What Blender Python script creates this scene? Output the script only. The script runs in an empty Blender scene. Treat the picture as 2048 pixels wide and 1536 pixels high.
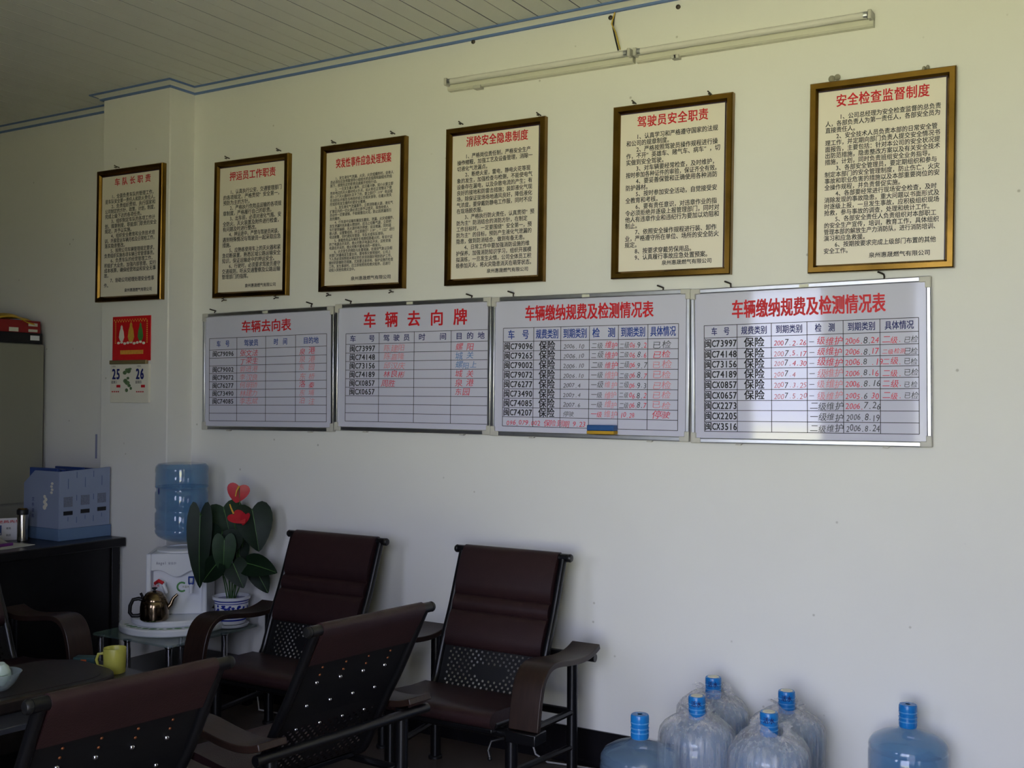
import bpy, math, random
import numpy as np
from mathutils import Vector, Matrix

random.seed(7)
S = bpy.context.scene
COL = S.collection
rad = math.radians

# ---------------------------------------------------------------- camera
cam_d = bpy.data.cameras.new('camera')
cam = bpy.data.objects.new('camera', cam_d)
COL.objects.link(cam)
_yaw, _pitch, _roll = .53688, .01517, .00573
_F = Vector((-math.sin(_yaw) * math.cos(_pitch), math.cos(_yaw) * math.cos(_pitch), math.sin(_pitch)))
_r = Vector((math.cos(_yaw), math.sin(_yaw), 0))
_u = _r.cross(_F)
_r2 = _r * math.cos(_roll) + _u * math.sin(_roll)
_u2 = -_r * math.sin(_roll) + _u * math.cos(_roll)
_m = Matrix((_r2, _u2, -_F)).transposed().to_4x4()
_m.translation = Vector((.53226, -4.13713, 1.54909))
cam.matrix_world = _m
cam_d.sensor_fit = 'HORIZONTAL'
cam_d.sensor_width = 36.0
cam_d.lens = 2160.67 / 2048 * 36.0
cam_d.clip_start = .05
S.camera = cam

# ---------------------------------------------------------------- sky, sun, portals, exposure
world = bpy.data.worlds.new('world')
S.world = world
world.use_nodes = True
_bg = world.node_tree.nodes['Background']
_bg.inputs['Color'].default_value = (.69, .74, 1.0, 1)
_bg.inputs['Strength'].default_value = 1.55

_sun = bpy.data.lights.new('sun', 'SUN')
_sun.energy = 10.5
_sun.angle = rad(.6)
_sun.color = (1.0, .95, .84)
sun = bpy.data.objects.new('sun', _sun)
COL.objects.link(sun)
sun.rotation_euler = (rad(-38), rad(14), 0)      # shines from behind the building on to the yard

YF = -4.6          # inner face of the wall opposite
# openings in the opposite wall: x0, x1, z0, z1
OPEN = [(-2.42, -1.74, 1.10, 2.54), (-.94, .94, 0.0, 2.80)]


def portal(x0, x1, z0, z1):
    l = bpy.data.lights.new('daylight_portal', 'AREA')
    l.shape = 'RECTANGLE'
    l.size, l.size_y = x1 - x0, z1 - z0
    l.cycles.is_portal = True
    o = bpy.data.objects.new('daylight_portal', l)
    COL.objects.link(o)
    o.location = ((x0 + x1) / 2, YF - .12, (z0 + z1) / 2)
    d = Vector((0, 1, 0))
    o.rotation_euler = d.to_track_quat('-Z', 'Z').to_euler()


for _o in OPEN:
    portal(*_o)

S.view_settings.view_transform = 'Standard'
S.view_settings.look = 'None'
S.view_settings.exposure = 2.66
S.cycles.max_bounces = 7
S.cycles.diffuse_bounces = 4
S.cycles.glossy_bounces = 3
S.cycles.transmission_bounces = 4
S.cycles.transparent_max_bounces = 16
S.cycles.caustics_reflective = False
S.cycles.caustics_refractive = False
S.view_settings.gamma = 1.0
S.view_settings.use_curve_mapping = False


# ---------------------------------------------------------------- materials
def lin(c):
    return tuple((v / 12.92 if v <= .04045 else ((v + .055) / 1.055) ** 2.4) for v in (x / 255 for x in c))


MATS = {}


def mat(name, rgb, rough=.5, metal=0., var=.06, scale=14., bump=0., bscale=60., spec=.5, coat=0., alpha=1.,
        trans=0., ior=1.45, linear=False, stretch=None, spread=1.0):
    if name in MATS:
        return MATS[name]
    c = rgb if linear else lin(rgb)
    m = bpy.data.materials.new(name)
    m.use_nodes = True
    nt = m.node_tree
    b = nt.nodes['Principled BSDF']
    b.inputs['Roughness'].default_value = rough
    b.inputs['Metallic'].default_value = metal
    b.inputs['Specular IOR Level'].default_value = spec
    b.inputs['Coat Weight'].default_value = coat
    b.inputs['Alpha'].default_value = alpha
    b.inputs['Transmission Weight'].default_value = trans
    b.inputs['IOR'].default_value = ior
    tc = nt.nodes.new('ShaderNodeTexCoord')
    src = tc.outputs['Object']
    if stretch:
        mp = nt.nodes.new('ShaderNodeMapping')
        mp.inputs['Scale'].default_value = stretch
        nt.links.new(src, mp.inputs['Vector'])
        src = mp.outputs['Vector']
    nz = nt.nodes.new('ShaderNodeTexNoise')
    nz.inputs['Scale'].default_value = scale
    nz.inputs['Detail'].default_value = 4
    nt.links.new(src, nz.inputs['Vector'])
    cr = nt.nodes.new('ShaderNodeValToRGB')
    lo = tuple(max(0, v * (1 - var)) for v in c) + (1,)
    hi = tuple(min(1, v * (1 + var)) for v in c) + (1,)
    cr.color_ramp.elements[0].position = .5 - .25 * spread
    cr.color_ramp.elements[1].position = .5 + .25 * spread
    cr.color_ramp.elements[0].color = lo
    cr.color_ramp.elements[1].color = hi
    nt.links.new(nz.outputs['Fac'], cr.inputs['Fac'])
    nt.links.new(cr.outputs['Color'], b.inputs['Base Color'])
    if bump:
        n2 = nt.nodes.new('ShaderNodeTexNoise')
        n2.inputs['Scale'].default_value = bscale
        n2.inputs['Detail'].default_value = 3
        nt.links.new(src, n2.inputs['Vector'])
        bp = nt.nodes.new('ShaderNodeBump')
        bp.inputs['Strength'].default_value = bump
        bp.inputs['Distance'].default_value = .004
        nt.links.new(n2.outputs['Fac'], bp.inputs['Height'])
        nt.links.new(bp.outputs['Normal'], b.inputs['Normal'])
    MATS[name] = m
    return m


def wall_material():
    m = mat('wall_paint', (232, 231, 226), .75, var=.025, scale=1.6, bump=.12, bscale=35)
    nt = m.node_tree
    b = nt.nodes['Principled BSDF']
    cr = [n for n in nt.nodes if n.type == 'VALTORGB'][0]
    tc = [n for n in nt.nodes if n.type == 'TEX_COORD'][0]
    vo = nt.nodes.new('ShaderNodeTexVoronoi')          # sparse fly specks
    vo.inputs['Scale'].default_value = 7.0
    nt.links.new(tc.outputs['Object'], vo.inputs['Vector'])
    r2 = nt.nodes.new('ShaderNodeValToRGB')
    r2.color_ramp.elements[0].position = .022
    r2.color_ramp.elements[1].position = .05
    r2.color_ramp.elements[0].color = (.35, .33, .28, 1)
    r2.color_ramp.elements[1].color = (1, 1, 1, 1)
    nt.links.new(vo.outputs['Distance'], r2.inputs['Fac'])
    mx = nt.nodes.new('ShaderNodeMix')
    mx.data_type = 'RGBA'
    mx.blend_type = 'MULTIPLY'
    mx.inputs['Factor'].default_value = .55
    nt.links.new(cr.outputs['Color'], mx.inputs['A'])
    nt.links.new(r2.outputs['Color'], mx.inputs['B'])
    nt.links.new(mx.outputs['Result'], b.inputs['Base Color'])
    return m


WALL = wall_material()
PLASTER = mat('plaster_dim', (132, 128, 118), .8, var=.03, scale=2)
CEIL = mat('ceiling_plastic', (226, 226, 220), .42, var=.02, scale=3)
BLUE_LINE = mat('blue_stripe_plastic', (104, 130, 184), .5, var=.05)
BLUE_GAP = mat('blue_groove', (40, 46, 88), .6, var=.05)
SKIRT = mat('black_skirting_tile', (22, 21, 24), .22, var=.2, scale=8)
FLOOR = mat('brown_floor_tile', (84, 74, 66), .35, var=.12, scale=5, bump=.03)
YARD = mat('sunlit_yard_concrete', (.45, .45, .27), .9, var=.12, scale=.8, linear=True)
BRASS = mat('tarnished_brass', (128, 98, 42), .27, 1., var=.35, scale=7, bump=.05, bscale=18, stretch=(1, 1, 1))
FRAME_SIDE = mat('dark_frame_lip', (46, 22, 40), .4, var=.1)
PAPER = mat('cream_panel', (238, 230, 214), .38, var=.015, scale=4)
BLACK_INK = mat('black_ink', (24, 24, 30), .6, var=.1)
RED_INK = mat('red_ink', (206, 22, 34), .55, var=.08)
BLUE_INK = mat('blue_ink', (24, 62, 148), .55, var=.08)
NAVY_INK = mat('navy_ink', (28, 36, 104), .55, var=.08)
MARK_RED = mat('red_marker', (214, 62, 84), .6, var=.15, scale=60)
MARK_FADE = mat('faded_red_marker', (218, 132, 146), .6, var=.12, scale=60)
MARK_BLUE = mat('blue_marker', (92, 132, 190), .6, var=.12, scale=60)
MARK_BLACK = mat('black_marker', (74, 74, 82), .6, var=.2, scale=60)
BOARD = mat('whiteboard_enamel', (208, 208, 226), .055, var=.02, scale=3, spec=.65)
ALU = mat('brushed_aluminium', (196, 198, 200), .32, 1., var=.06, scale=30)
CAPPLAST = mat('grey_corner_plastic', (196, 194, 184), .5, var=.04)
STEEL_NAIL = mat('rusty_nail_steel', (74, 66, 58), .5, .7, var=.3, scale=90)
LEATHER = mat('brown_leatherette', (45, 28, 29), .40, var=.12, scale=22, bump=.18, bscale=220)
BLACKM = mat('black_enamel_steel', (13, 13, 15), .28, .0, var=.1, spec=.6)
PERFM = mat('black_perforated_steel', (16, 16, 18), .45, .0, var=.1)
ARMWOOD = mat('dark_bentwood', (40, 26, 20), .42, var=.45, scale=9, stretch=(9, 1.2, 1.2), coat=.08)
DESKW = mat('black_lacquered_wood', (12, 10, 11), .35, var=.2, scale=6)
TRAYW = mat('dark_tea_tray_wood', (30, 23, 19), .42, var=.5, scale=5, stretch=(1, 5, 1))
CHROME = mat('chrome', (205, 205, 210), .08, 1., var=.03)
GLASS = mat('green_table_glass', (110, 135, 128), .03, var=.02, alpha=.42, spec=.8)
CLEAR = mat('clear_bowl_glass', (205, 222, 224), .03, var=.02, alpha=.3, spec=.8)
WHITEP = mat('white_appliance_plastic', (226, 229, 232), .28, var=.015)
GREYP = mat('grey_appliance_plastic', (176, 182, 192), .35, var=.02)
BOTTLE = mat('blue_bottle_plastic', (104, 160, 205), .09, var=.05, scale=3, alpha=.40, spec=.6)
WATERB = mat('blue_bottle_with_water', (62, 132, 184), .07, var=.06, scale=3, alpha=.48, spec=1.0, coat=.7)
EMPTYB = mat('empty_bottle_plastic', (130, 164, 196), .09, var=.05, scale=3, alpha=.26, spec=1.0, coat=.7)
SLEEVE = mat('blue_cap_sleeve', (28, 118, 190), .25, var=.1, scale=30)
SLEEVE2 = mat('pale_blue_sleeve_print', (74, 146, 204), .3, var=.1, scale=30)
CAPTOP = mat('pale_cap_disc', (214, 214, 196), .5, var=.05)
BAGM = mat('clear_plastic_bag', (226, 224, 222), .22, var=.08, scale=9, alpha=.27, bump=.7, bscale=30, spec=.6)


def streak_alpha(m, lo, hi):
    nt = m.node_tree
    b = nt.nodes['Principled BSDF']
    tc = [n for n in nt.nodes if n.type == 'TEX_COORD'][0]
    mp = nt.nodes.new('ShaderNodeMapping')
    mp.inputs['Scale'].default_value = (40, 40, 3)
    nz = nt.nodes.new('ShaderNodeTexNoise')
    nz.inputs['Scale'].default_value = 1.6
    nz.inputs['Detail'].default_value = 5
    cr = nt.nodes.new('ShaderNodeMapRange')
    cr.inputs['From Min'].default_value = .36
    cr.inputs['From Max'].default_value = .74
    cr.inputs['To Min'].default_value = lo
    cr.inputs['To Max'].default_value = hi
    nt.links.new(tc.outputs['Object'], mp.inputs['Vector'])
    nt.links.new(mp.outputs['Vector'], nz.inputs['Vector'])
    nt.links.new(nz.outputs['Fac'], cr.inputs['Value'])
    nt.links.new(cr.outputs['Result'], b.inputs['Alpha'])


streak_alpha(BAGM, .22, .44)
LEAF = mat('dark_green_leaf', (15, 34, 17), .5, var=.3, spec=.3, scale=24)
LEAF2 = mat('mid_green_leaf', (30, 56, 28), .5, var=.25, spec=.3, scale=24)
RIB = mat('leaf_midrib', (82, 122, 62), .5, var=.1)
STEM = mat('green_stem', (58, 92, 44), .5, var=.2, scale=30)
SPATHE = mat('red_waxy_spathe', (188, 40, 52), .3, var=.12, scale=30)
SPADIX = mat('yellow_spadix', (226, 178, 62), .5, var=.15, scale=90)
PORC = mat('white_porcelain', (228, 230, 234), .15, var=.02)
COBALT = mat('cobalt_glaze', (36, 52, 150), .18, var=.3, scale=60)
SOIL = mat('potting_soil', (52, 40, 30), .95, var=.4, scale=80, bump=.6, bscale=90)
REDC = mat('red_calendar_board', (206, 26, 34), .35, var=.06, scale=30)
GOLD = mat('gold_print', (214, 168, 70), .4, var=.15, scale=60)
CALPAGE = mat('calendar_page', (226, 222, 208), .7, var=.02)
TINCLIP = mat('calendar_clip', (150, 138, 98), .4, .6, var=.1)
FILEB = mat('light_blue_card', (138, 150, 178), .6, var=.03, scale=8)
FILEB2 = mat('mid_blue_card', (96, 122, 158), .6, var=.04, scale=8)
NAVYP = mat('navy_folder_plastic', (40, 66, 128), .35, var=.08)
CABG = mat('grey_cabinet_paint', (146, 145, 130), .5, var=.03, scale=3)
STEELT = mat('brushed_flask_steel', (178, 172, 158), .22, 1., var=.08, scale=40)
KETTLE = mat('bronze_kettle_steel', (136, 118, 94), .16, 1., var=.12, scale=9)
BLACKP = mat('black_plastic', (22, 22, 22), .4, var=.1)
YELLOWP = mat('yellow_mug_plastic', (188, 184, 84), .35, var=.05)
TEAL = mat('teal_packet', (44, 74, 74), .5, var=.2)
ORANGE = mat('orange_print', (206, 96, 40), .5, var=.2)
GREENP = mat('green_print', (74, 140, 70), .5, var=.2)
REDBOX = mat('red_carton', (142, 34, 34), .5, var=.12)
YELCLOTH = mat('yellow_plastic_wrap', (206, 166, 44), .5, var=.2, scale=14, bump=.4, bscale=20)
TUBEG = mat('unlit_tube_glass', (224, 222, 214), .18, var=.02)
LAMPW = mat('cream_lamp_metal', (214, 212, 196), .4, var=.03)
YWIRE = mat('yellow_wire', (206, 176, 70), .5, var=.1)
WWIRE = mat('white_cable', (190, 188, 184), .5, var=.05)
CARDB = mat('brown_board', (92, 80, 70), .7, var=.15, scale=10)
GREYT = mat('grey_table_laminate', (56, 58, 62), .3, var=.06)
TEAW = mat('celadon_cup_glaze', (196, 214, 200), .18, var=.05, scale=20)
PURPLE = mat('purple_binding', (120, 50, 130), .4, var=.08)
SKIN = mat('skin_tone_print', (196, 146, 118), .6, var=.05)
ERASER_Y = mat('yellow_eraser_foam', (190, 150, 40), .8, var=.1)
ERASER_B = mat('blue_eraser_plastic', (38, 84, 140), .4, var=.08)
COPPER = mat('dull_copper_stud', (132, 78, 46), .4, .6, var=.2, scale=90)
TAPE = mat('lilac_tape', (142, 146, 176), .5, var=.05)


# ---------------------------------------------------------------- mesh helpers
class MB:
    def __init__(s):
        s.v, s.f = [], []

    def add(s, vs, fs):
        o = len(s.v)
        s.v += [tuple(v) for v in vs]
        s.f += [tuple(i + o for i in f) for f in fs]
        return s

    def box(s, x0, x1, y0, y1, z0, z1):
        vs = [(x, y, z) for z in (z0, z1) for y in (y0, y1) for x in (x0, x1)]
        return s.add(vs, [(0, 2, 3, 1), (4, 5, 7, 6), (0, 1, 5, 4), (2, 6, 7, 3), (0, 4, 6, 2), (1, 3, 7, 5)])

    def cyl(s, p0, p1, r, n=16, r2=None, caps=True):
        return s.tube([p0, p1], r, n, r_end=r2, caps=caps)

    def tube(s, path, r, n=10, r_end=None, caps=True, radii=None):
        P = [Vector(p) for p in path]
        k = len(P)
        rs = radii or [r + ((r_end if r_end is not None else r) - r) * i / (k - 1) for i in range(k)]
        T = []
        for i in range(k):
            a = P[max(0, i - 1)]
            b = P[min(k - 1, i + 1)]
            T.append((b - a).normalized())
        up = Vector((0, 0, 1)) if abs(T[0].z) < .9 else Vector((1, 0, 0))
        N = T[0].cross(up).normalized()
        vs = []
        for i in range(k):
            N = (N - T[i] * N.dot(T[i])).normalized()
            B = T[i].cross(N)
            for j in range(n):
                a = 2 * math.pi * j / n
                vs.append(P[i] + (N * math.cos(a) + B * math.sin(a)) * rs[i])
        fs = []
        for i in range(k - 1):
            for j in range(n):
                j2 = (j + 1) % n
                fs.append((i * n + j, i * n + j2, (i + 1) * n + j2, (i + 1) * n + j))
        if caps:
            fs.append(tuple(reversed(range(n))))
            fs.append(tuple(range((k - 1) * n, k * n)))
        return s.add(vs, fs)

    def lathe(s, prof, n=32, c=(0, 0, 0), sx=1., sy=1.):
        vs, fs = [], []
        k = len(prof)
        for r, z in prof:
            for j in range(n):
                a = 2 * math.pi * j / n
                vs.append((c[0] + r * math.cos(a) * sx, c[1] + r * math.sin(a) * sy, c[2] + z))
        for i in range(k - 1):
            for j in range(n):
                j2 = (j + 1) % n
                fs.append((i * n + j, i * n + j2, (i + 1) * n + j2, (i + 1) * n + j))
        if prof[0][0] > 1e-6:
            fs.append(tuple(reversed(range(n))))
        if prof[-1][0] > 1e-6:
            fs.append(tuple(range((k - 1) * n, k * n)))
        return s.add(vs, fs)

    def prism(s, loop, a0, a1, axis='x'):
        n = len(loop)

        def p(t, q):
            if axis == 'x':
                return (t, q[0], q[1])
            if axis == 'y':
                return (q[0], t, q[1])
            return (q[0], q[1], t)
        vs = [p(a0, q) for q in loop] + [p(a1, q) for q in loop]
        fs = [tuple(reversed(range(n))), tuple(range(n, 2 * n))]
        fs += [(i, (i + 1) % n, n + (i + 1) % n, n + i) for i in range(n)]
        return s.add(vs, fs)

    def sphere(s, c, r, n=12, sx=1, sy=1, sz=1):
        k = max(6, n // 2 + 2)
        prof = [(max(1e-5, r * math.sin(math.pi * i / k)), -r * math.cos(math.pi * i / k) * sz) for i in range(k + 1)]
        return s.lathe(prof, n, c, sx, sy)

    def build(s, name, material, parent=None, smooth=38, bevel=0., seg=2, fix=True):
        me = bpy.data.meshes.new(name)
        me.from_pydata(s.v, [], s.f)
        me.validate()
        if fix:
            import bmesh
            bm = bmesh.new()
            bm.from_mesh(me)
            bmesh.ops.recalc_face_normals(bm, faces=bm.faces)
            bm.to_mesh(me)
            bm.free()
        me.materials.append(material)
        if smooth:
            me.shade_smooth()
            me.set_sharp_from_angle(angle=rad(smooth))
        o = bpy.data.objects.new(name, me)
        COL.objects.link(o)
        if parent:
            o.parent = parent
        if bevel:
            b = o.modifiers.new('bevel', 'BEVEL')
            b.width = bevel
            b.segments = seg
            b.limit_method = 'ANGLE'
            b.angle_limit = rad(40)
        return o


def tag(o, label=None, cat=None, group=None, kind=None):
    if label:
        o['label'] = label
    if cat:
        o['category'] = cat
    if group:
        o['group'] = group
    if kind:
        o['kind'] = kind
    return o


def thing(name, label, cat, loc=(0, 0, 0), rotz=0., group=None):
    o = bpy.data.objects.new(name, None)
    o.empty_display_size = .05
    COL.objects.link(o)
    o.location = loc
    o.rotation_euler = (0, 0, rotz)
    return tag(o, label, cat, group)


def rounded_rect(x0, x1, y0, y1, r, n=5):
    out = []
    for cx, cy, a0 in ((x1 - r, y1 - r, 0), (x0 + r, y1 - r, 90), (x0 + r, y0 + r, 180), (x1 - r, y0 + r, 270)):
        for i in range(n + 1):
            a = rad(a0 + 90 * i / n)
            out.append((cx + r * math.cos(a), cy + r * math.sin(a)))
    return out


def struct(o):
    o['kind'] = 'structure'
    return o


# ---------------------------------------------------------------- lettering
_gc = bpy.data.curves.new('glyph', 'FONT')
_gc.resolution_u = 2
_go = bpy.data.objects.new('glyph', _gc)
COL.objects.link(_go)
_glyphs = {}


def glyph(ch, bold):
    key = ch
    if key not in _glyphs:
        _gc.body = ch
        _gc.size = 1.0
        _go.update_tag()
        dg = bpy.context.evaluated_depsgraph_get()
        dg.update()
        ev = _go.evaluated_get(dg)
        me = ev.to_mesh()
        n = len(me.vertices)
        if n:
            co = np.empty(n * 3)
            me.vertices.foreach_get('co', co)
            co = co.reshape(-1, 3)[:, :2].copy()
            fs = [tuple(p.vertices) for p in me.polygons]
            _glyphs[key] = (co, fs)
        else:
            _glyphs[key] = None
        ev.to_mesh_clear()
    return _glyphs[key]


class Writing:
    """collects glyph shapes on a local x/z plane that faces -y"""

    def __init__(s, bold=0.):
        s.m = MB()
        s.bold = bold

    def width(s, text, adv=1., half=.55):
        return sum(half if ord(c) < 256 else adv for c in text)

    def put(s, text, x, z, size, xs=1., half=.55, shear=0., jit=0., y=0., slope=0.):
        """x = left edge of first cell, z = baseline"""
        for c in text:
            a = half if ord(c) < 256 else 1.
            if c not in ' \u3000':
                g = glyph(c, s.bold)
                if g is not None:
                    co, fs = g
                    if ord(c) < 256:
                        lo, hi = co[:, 0].min(), co[:, 0].max()
                        sq = min(1., a * .90 / max(1e-6, hi - lo))
                        co = co.copy()
                        co[:, 0] = (co[:, 0] - (lo + hi) / 2) * sq + a / 2
                    jz = random.uniform(-jit, jit) * size
                    js = 1 + random.uniform(-jit, jit)
                    sh = shear + random.uniform(-jit, jit)
                    X = x + (co[:, 0] * js + co[:, 1] * sh) * size * xs
                    Z = z + jz + co[:, 1] * size * js
                    bd = s.bold * size
                    if s.bold >= .012:
                        strikes = ((-bd, -bd * .7), (bd, -bd * .7), (-bd, bd * .7), (bd, bd * .7))
                    elif s.bold > .003:
                        strikes = ((-bd, 0), (bd, 0))
                    else:
                        strikes = ((0, 0),)
                    for q, (ox, oz) in enumerate(strikes):
                        s.m.add(np.stack([X + ox, np.full(len(X), y - .00012 * q), Z + oz], 1).tolist(), fs)
            x += a * size * xs
            z += slope * a * size * xs
        return x

    def fit(s, text, x0, x1, z, size, half=.55, **k):
        """spread the characters over x0..x1"""
        w = s.width(text, half=half) * size
        return s.put(text, x0, z, size, (x1 - x0) / w, half, **k)

    def spread(s, text, x0, x1, z, size, wide=1.):
        n = len(text)
        step = (x1 - x0) / n
        xs = min(wide, step * .97 / size)
        for i, c in enumerate(text):
            s.put(c, x0 + i * step + (step - size * xs) / 2, z, size, xs)

    def build(s, name, material, parent, y=-.001):
        if not s.m.v:
            return None
        o = s.m.build(name, material, parent, smooth=0, fix=False)
        o['kind'] = 'stuff'
        o.location = (0, y, 0)
        return o


# ================================================================ THE SETTING
XL, XR, CZ = -6.6, 2.8, 3.226
struct(MB().box(XL - .3, XR + .3, YF - .3, .3, -.2, 0).build('floor', FLOOR, smooth=0))
struct(MB().box(XL - .3, XR + .3, 0, .3, 0, CZ + .2).build('wall_back', WALL, smooth=0))
PX0, PX1, PD = -4.475, -3.945, .17
struct(MB().box(PX0, PX1, -PD, .05, 0, CZ + .1).build('wall_pillar', WALL, bevel=.006))
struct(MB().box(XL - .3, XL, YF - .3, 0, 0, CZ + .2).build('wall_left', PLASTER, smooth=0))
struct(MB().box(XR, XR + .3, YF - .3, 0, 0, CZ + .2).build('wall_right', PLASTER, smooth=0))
_wf = MB()
_xs = [XL - .3] + [v for o in OPEN for v in o[:2]] + [XR + .3]
for _i in range(0, len(_xs), 2):
    _wf.box(_xs[_i], _xs[_i + 1], YF - .24, YF, 0, CZ + .2)
for x0, x1, z0, z1 in OPEN:
    _wf.box(x0, x1, YF - .24, YF, z1, CZ + .2)
    if z0 > 0:
        _wf.box(x0, x1, YF - .24, YF, 0, z0)
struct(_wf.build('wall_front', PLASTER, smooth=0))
for k, (x0, x1, z0, z1) in enumerate(OPEN):
    fr = MB()
    fr.box(x0, x0 + .05, YF - .16, YF - .08, z0, z1).box(x1 - .05, x1, YF - .16, YF - .08, z0, z1)
    fr.box(x0 + .05, x1 - .05, YF - .16, YF - .08, z1 - .05, z1)
    fo = struct(fr.build(('window_1', 'door_1')[k], ALU, bevel=.003))
    if k == 1:      # unseen open leaf and handle, added to block light towards the left end
        MB().box(x0 - .045, x0 + .0, YF + .01, YF + .60, .01, z1 - .06).build('light_blocking_leaf', ALU, fo, bevel=.003)
        MB().cyl((x0 + .001, YF + .54, 1.02), (x0 + .05, YF + .54, 1.02), .010, 10).build('blocking_leaf_handle', CHROME, fo)
struct(MB().box(-45, 45, -70, YF - .3, -.25, -.08).build('outdoor_ground', YARD, smooth=0))

# ceiling: blue backing showing in the joints, plastic strips below it
ceil = struct(MB().box(XL - .3, XR + .3, YF - .3, .3, CZ + .0021, CZ + .2).build('ceiling', BLUE_GAP, smooth=0))
PITCH = .1028
_x = -1.983 + .0
_edges = [_x + PITCH * k for k in range(-45, 53)]
_edges = [e for e in _edges if XL - .15 < e < XR + .15]
for k in range(len(_edges) - 1):
    g0 = .0034 if k % 2 else .0022
    g1 = .0022 if k % 2 else .0034
    MB().box(_edges[k] + g0, _edges[k + 1] - g1, YF, -.03, CZ, CZ + .002).build('ceiling_strip', CEIL, ceil, smooth=0)


def sweep(path, prof):
    """prof: (distance from wall, z); path in plan with the room on the right hand side"""
    n = len(path)
    m = MB()
    k = len(prof)
    for i, p in enumerate(path):
        def nrm(a, b):
            d = (Vector(b) - Vector(a)).normalized()
            return Vector((d.y, -d.x))
        if i == 0:
            o = nrm(path[0], path[1])
        elif i == n - 1:
            o = nrm(path[-2], path[-1])
        else:
            a, b = nrm(path[i - 1], p), nrm(p, path[i + 1])
            o = (a + b) / (1 + a.dot(b))
        for d, z in prof:
            m.v.append((p[0] + o.x * d, p[1] + o.y * d, z))
    for i in range(n - 1):
        for j in range(k):
            j2 = (j + 1) % k
            m.f.append((i * k + j, i * k + j2, (i + 1) * k + j2, (i + 1) * k + j))
    return m


_path = [(XL, 0), (PX0, 0), (PX0, -PD), (PX1, -PD), (PX1, 0), (XR, 0)]
_z0 = 3.200
trim = struct(sweep(_path, [(0, _z0 + .002), (.012, _z0 + .002), (.020, _z0 + .010), (.044, CZ - .004), (.050, CZ - .001), (0, CZ - .001)])
              .build('trim_1', CEIL, smooth=0))
sweep(_path, [(.0, _z0 - .004), (.014, _z0 - .004), (.0165, _z0 + .0045), (.0, _z0 + .0045)]).build('lower_stripe', BLUE_LINE, trim, smooth=0)
sweep(_path, [(.044, CZ - .0075), (.0555, CZ - .0075), (.0555, CZ - .0003), (.044, CZ - .0003)]).build('upper_stripe', BLUE_LINE, trim, smooth=0)
struct(sweep(_path, [(0, 0), (.012, 0), (.012, .152), (.009, .155), (0, .155)]).build('baseboard_back', SKIRT, smooth=0))


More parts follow.
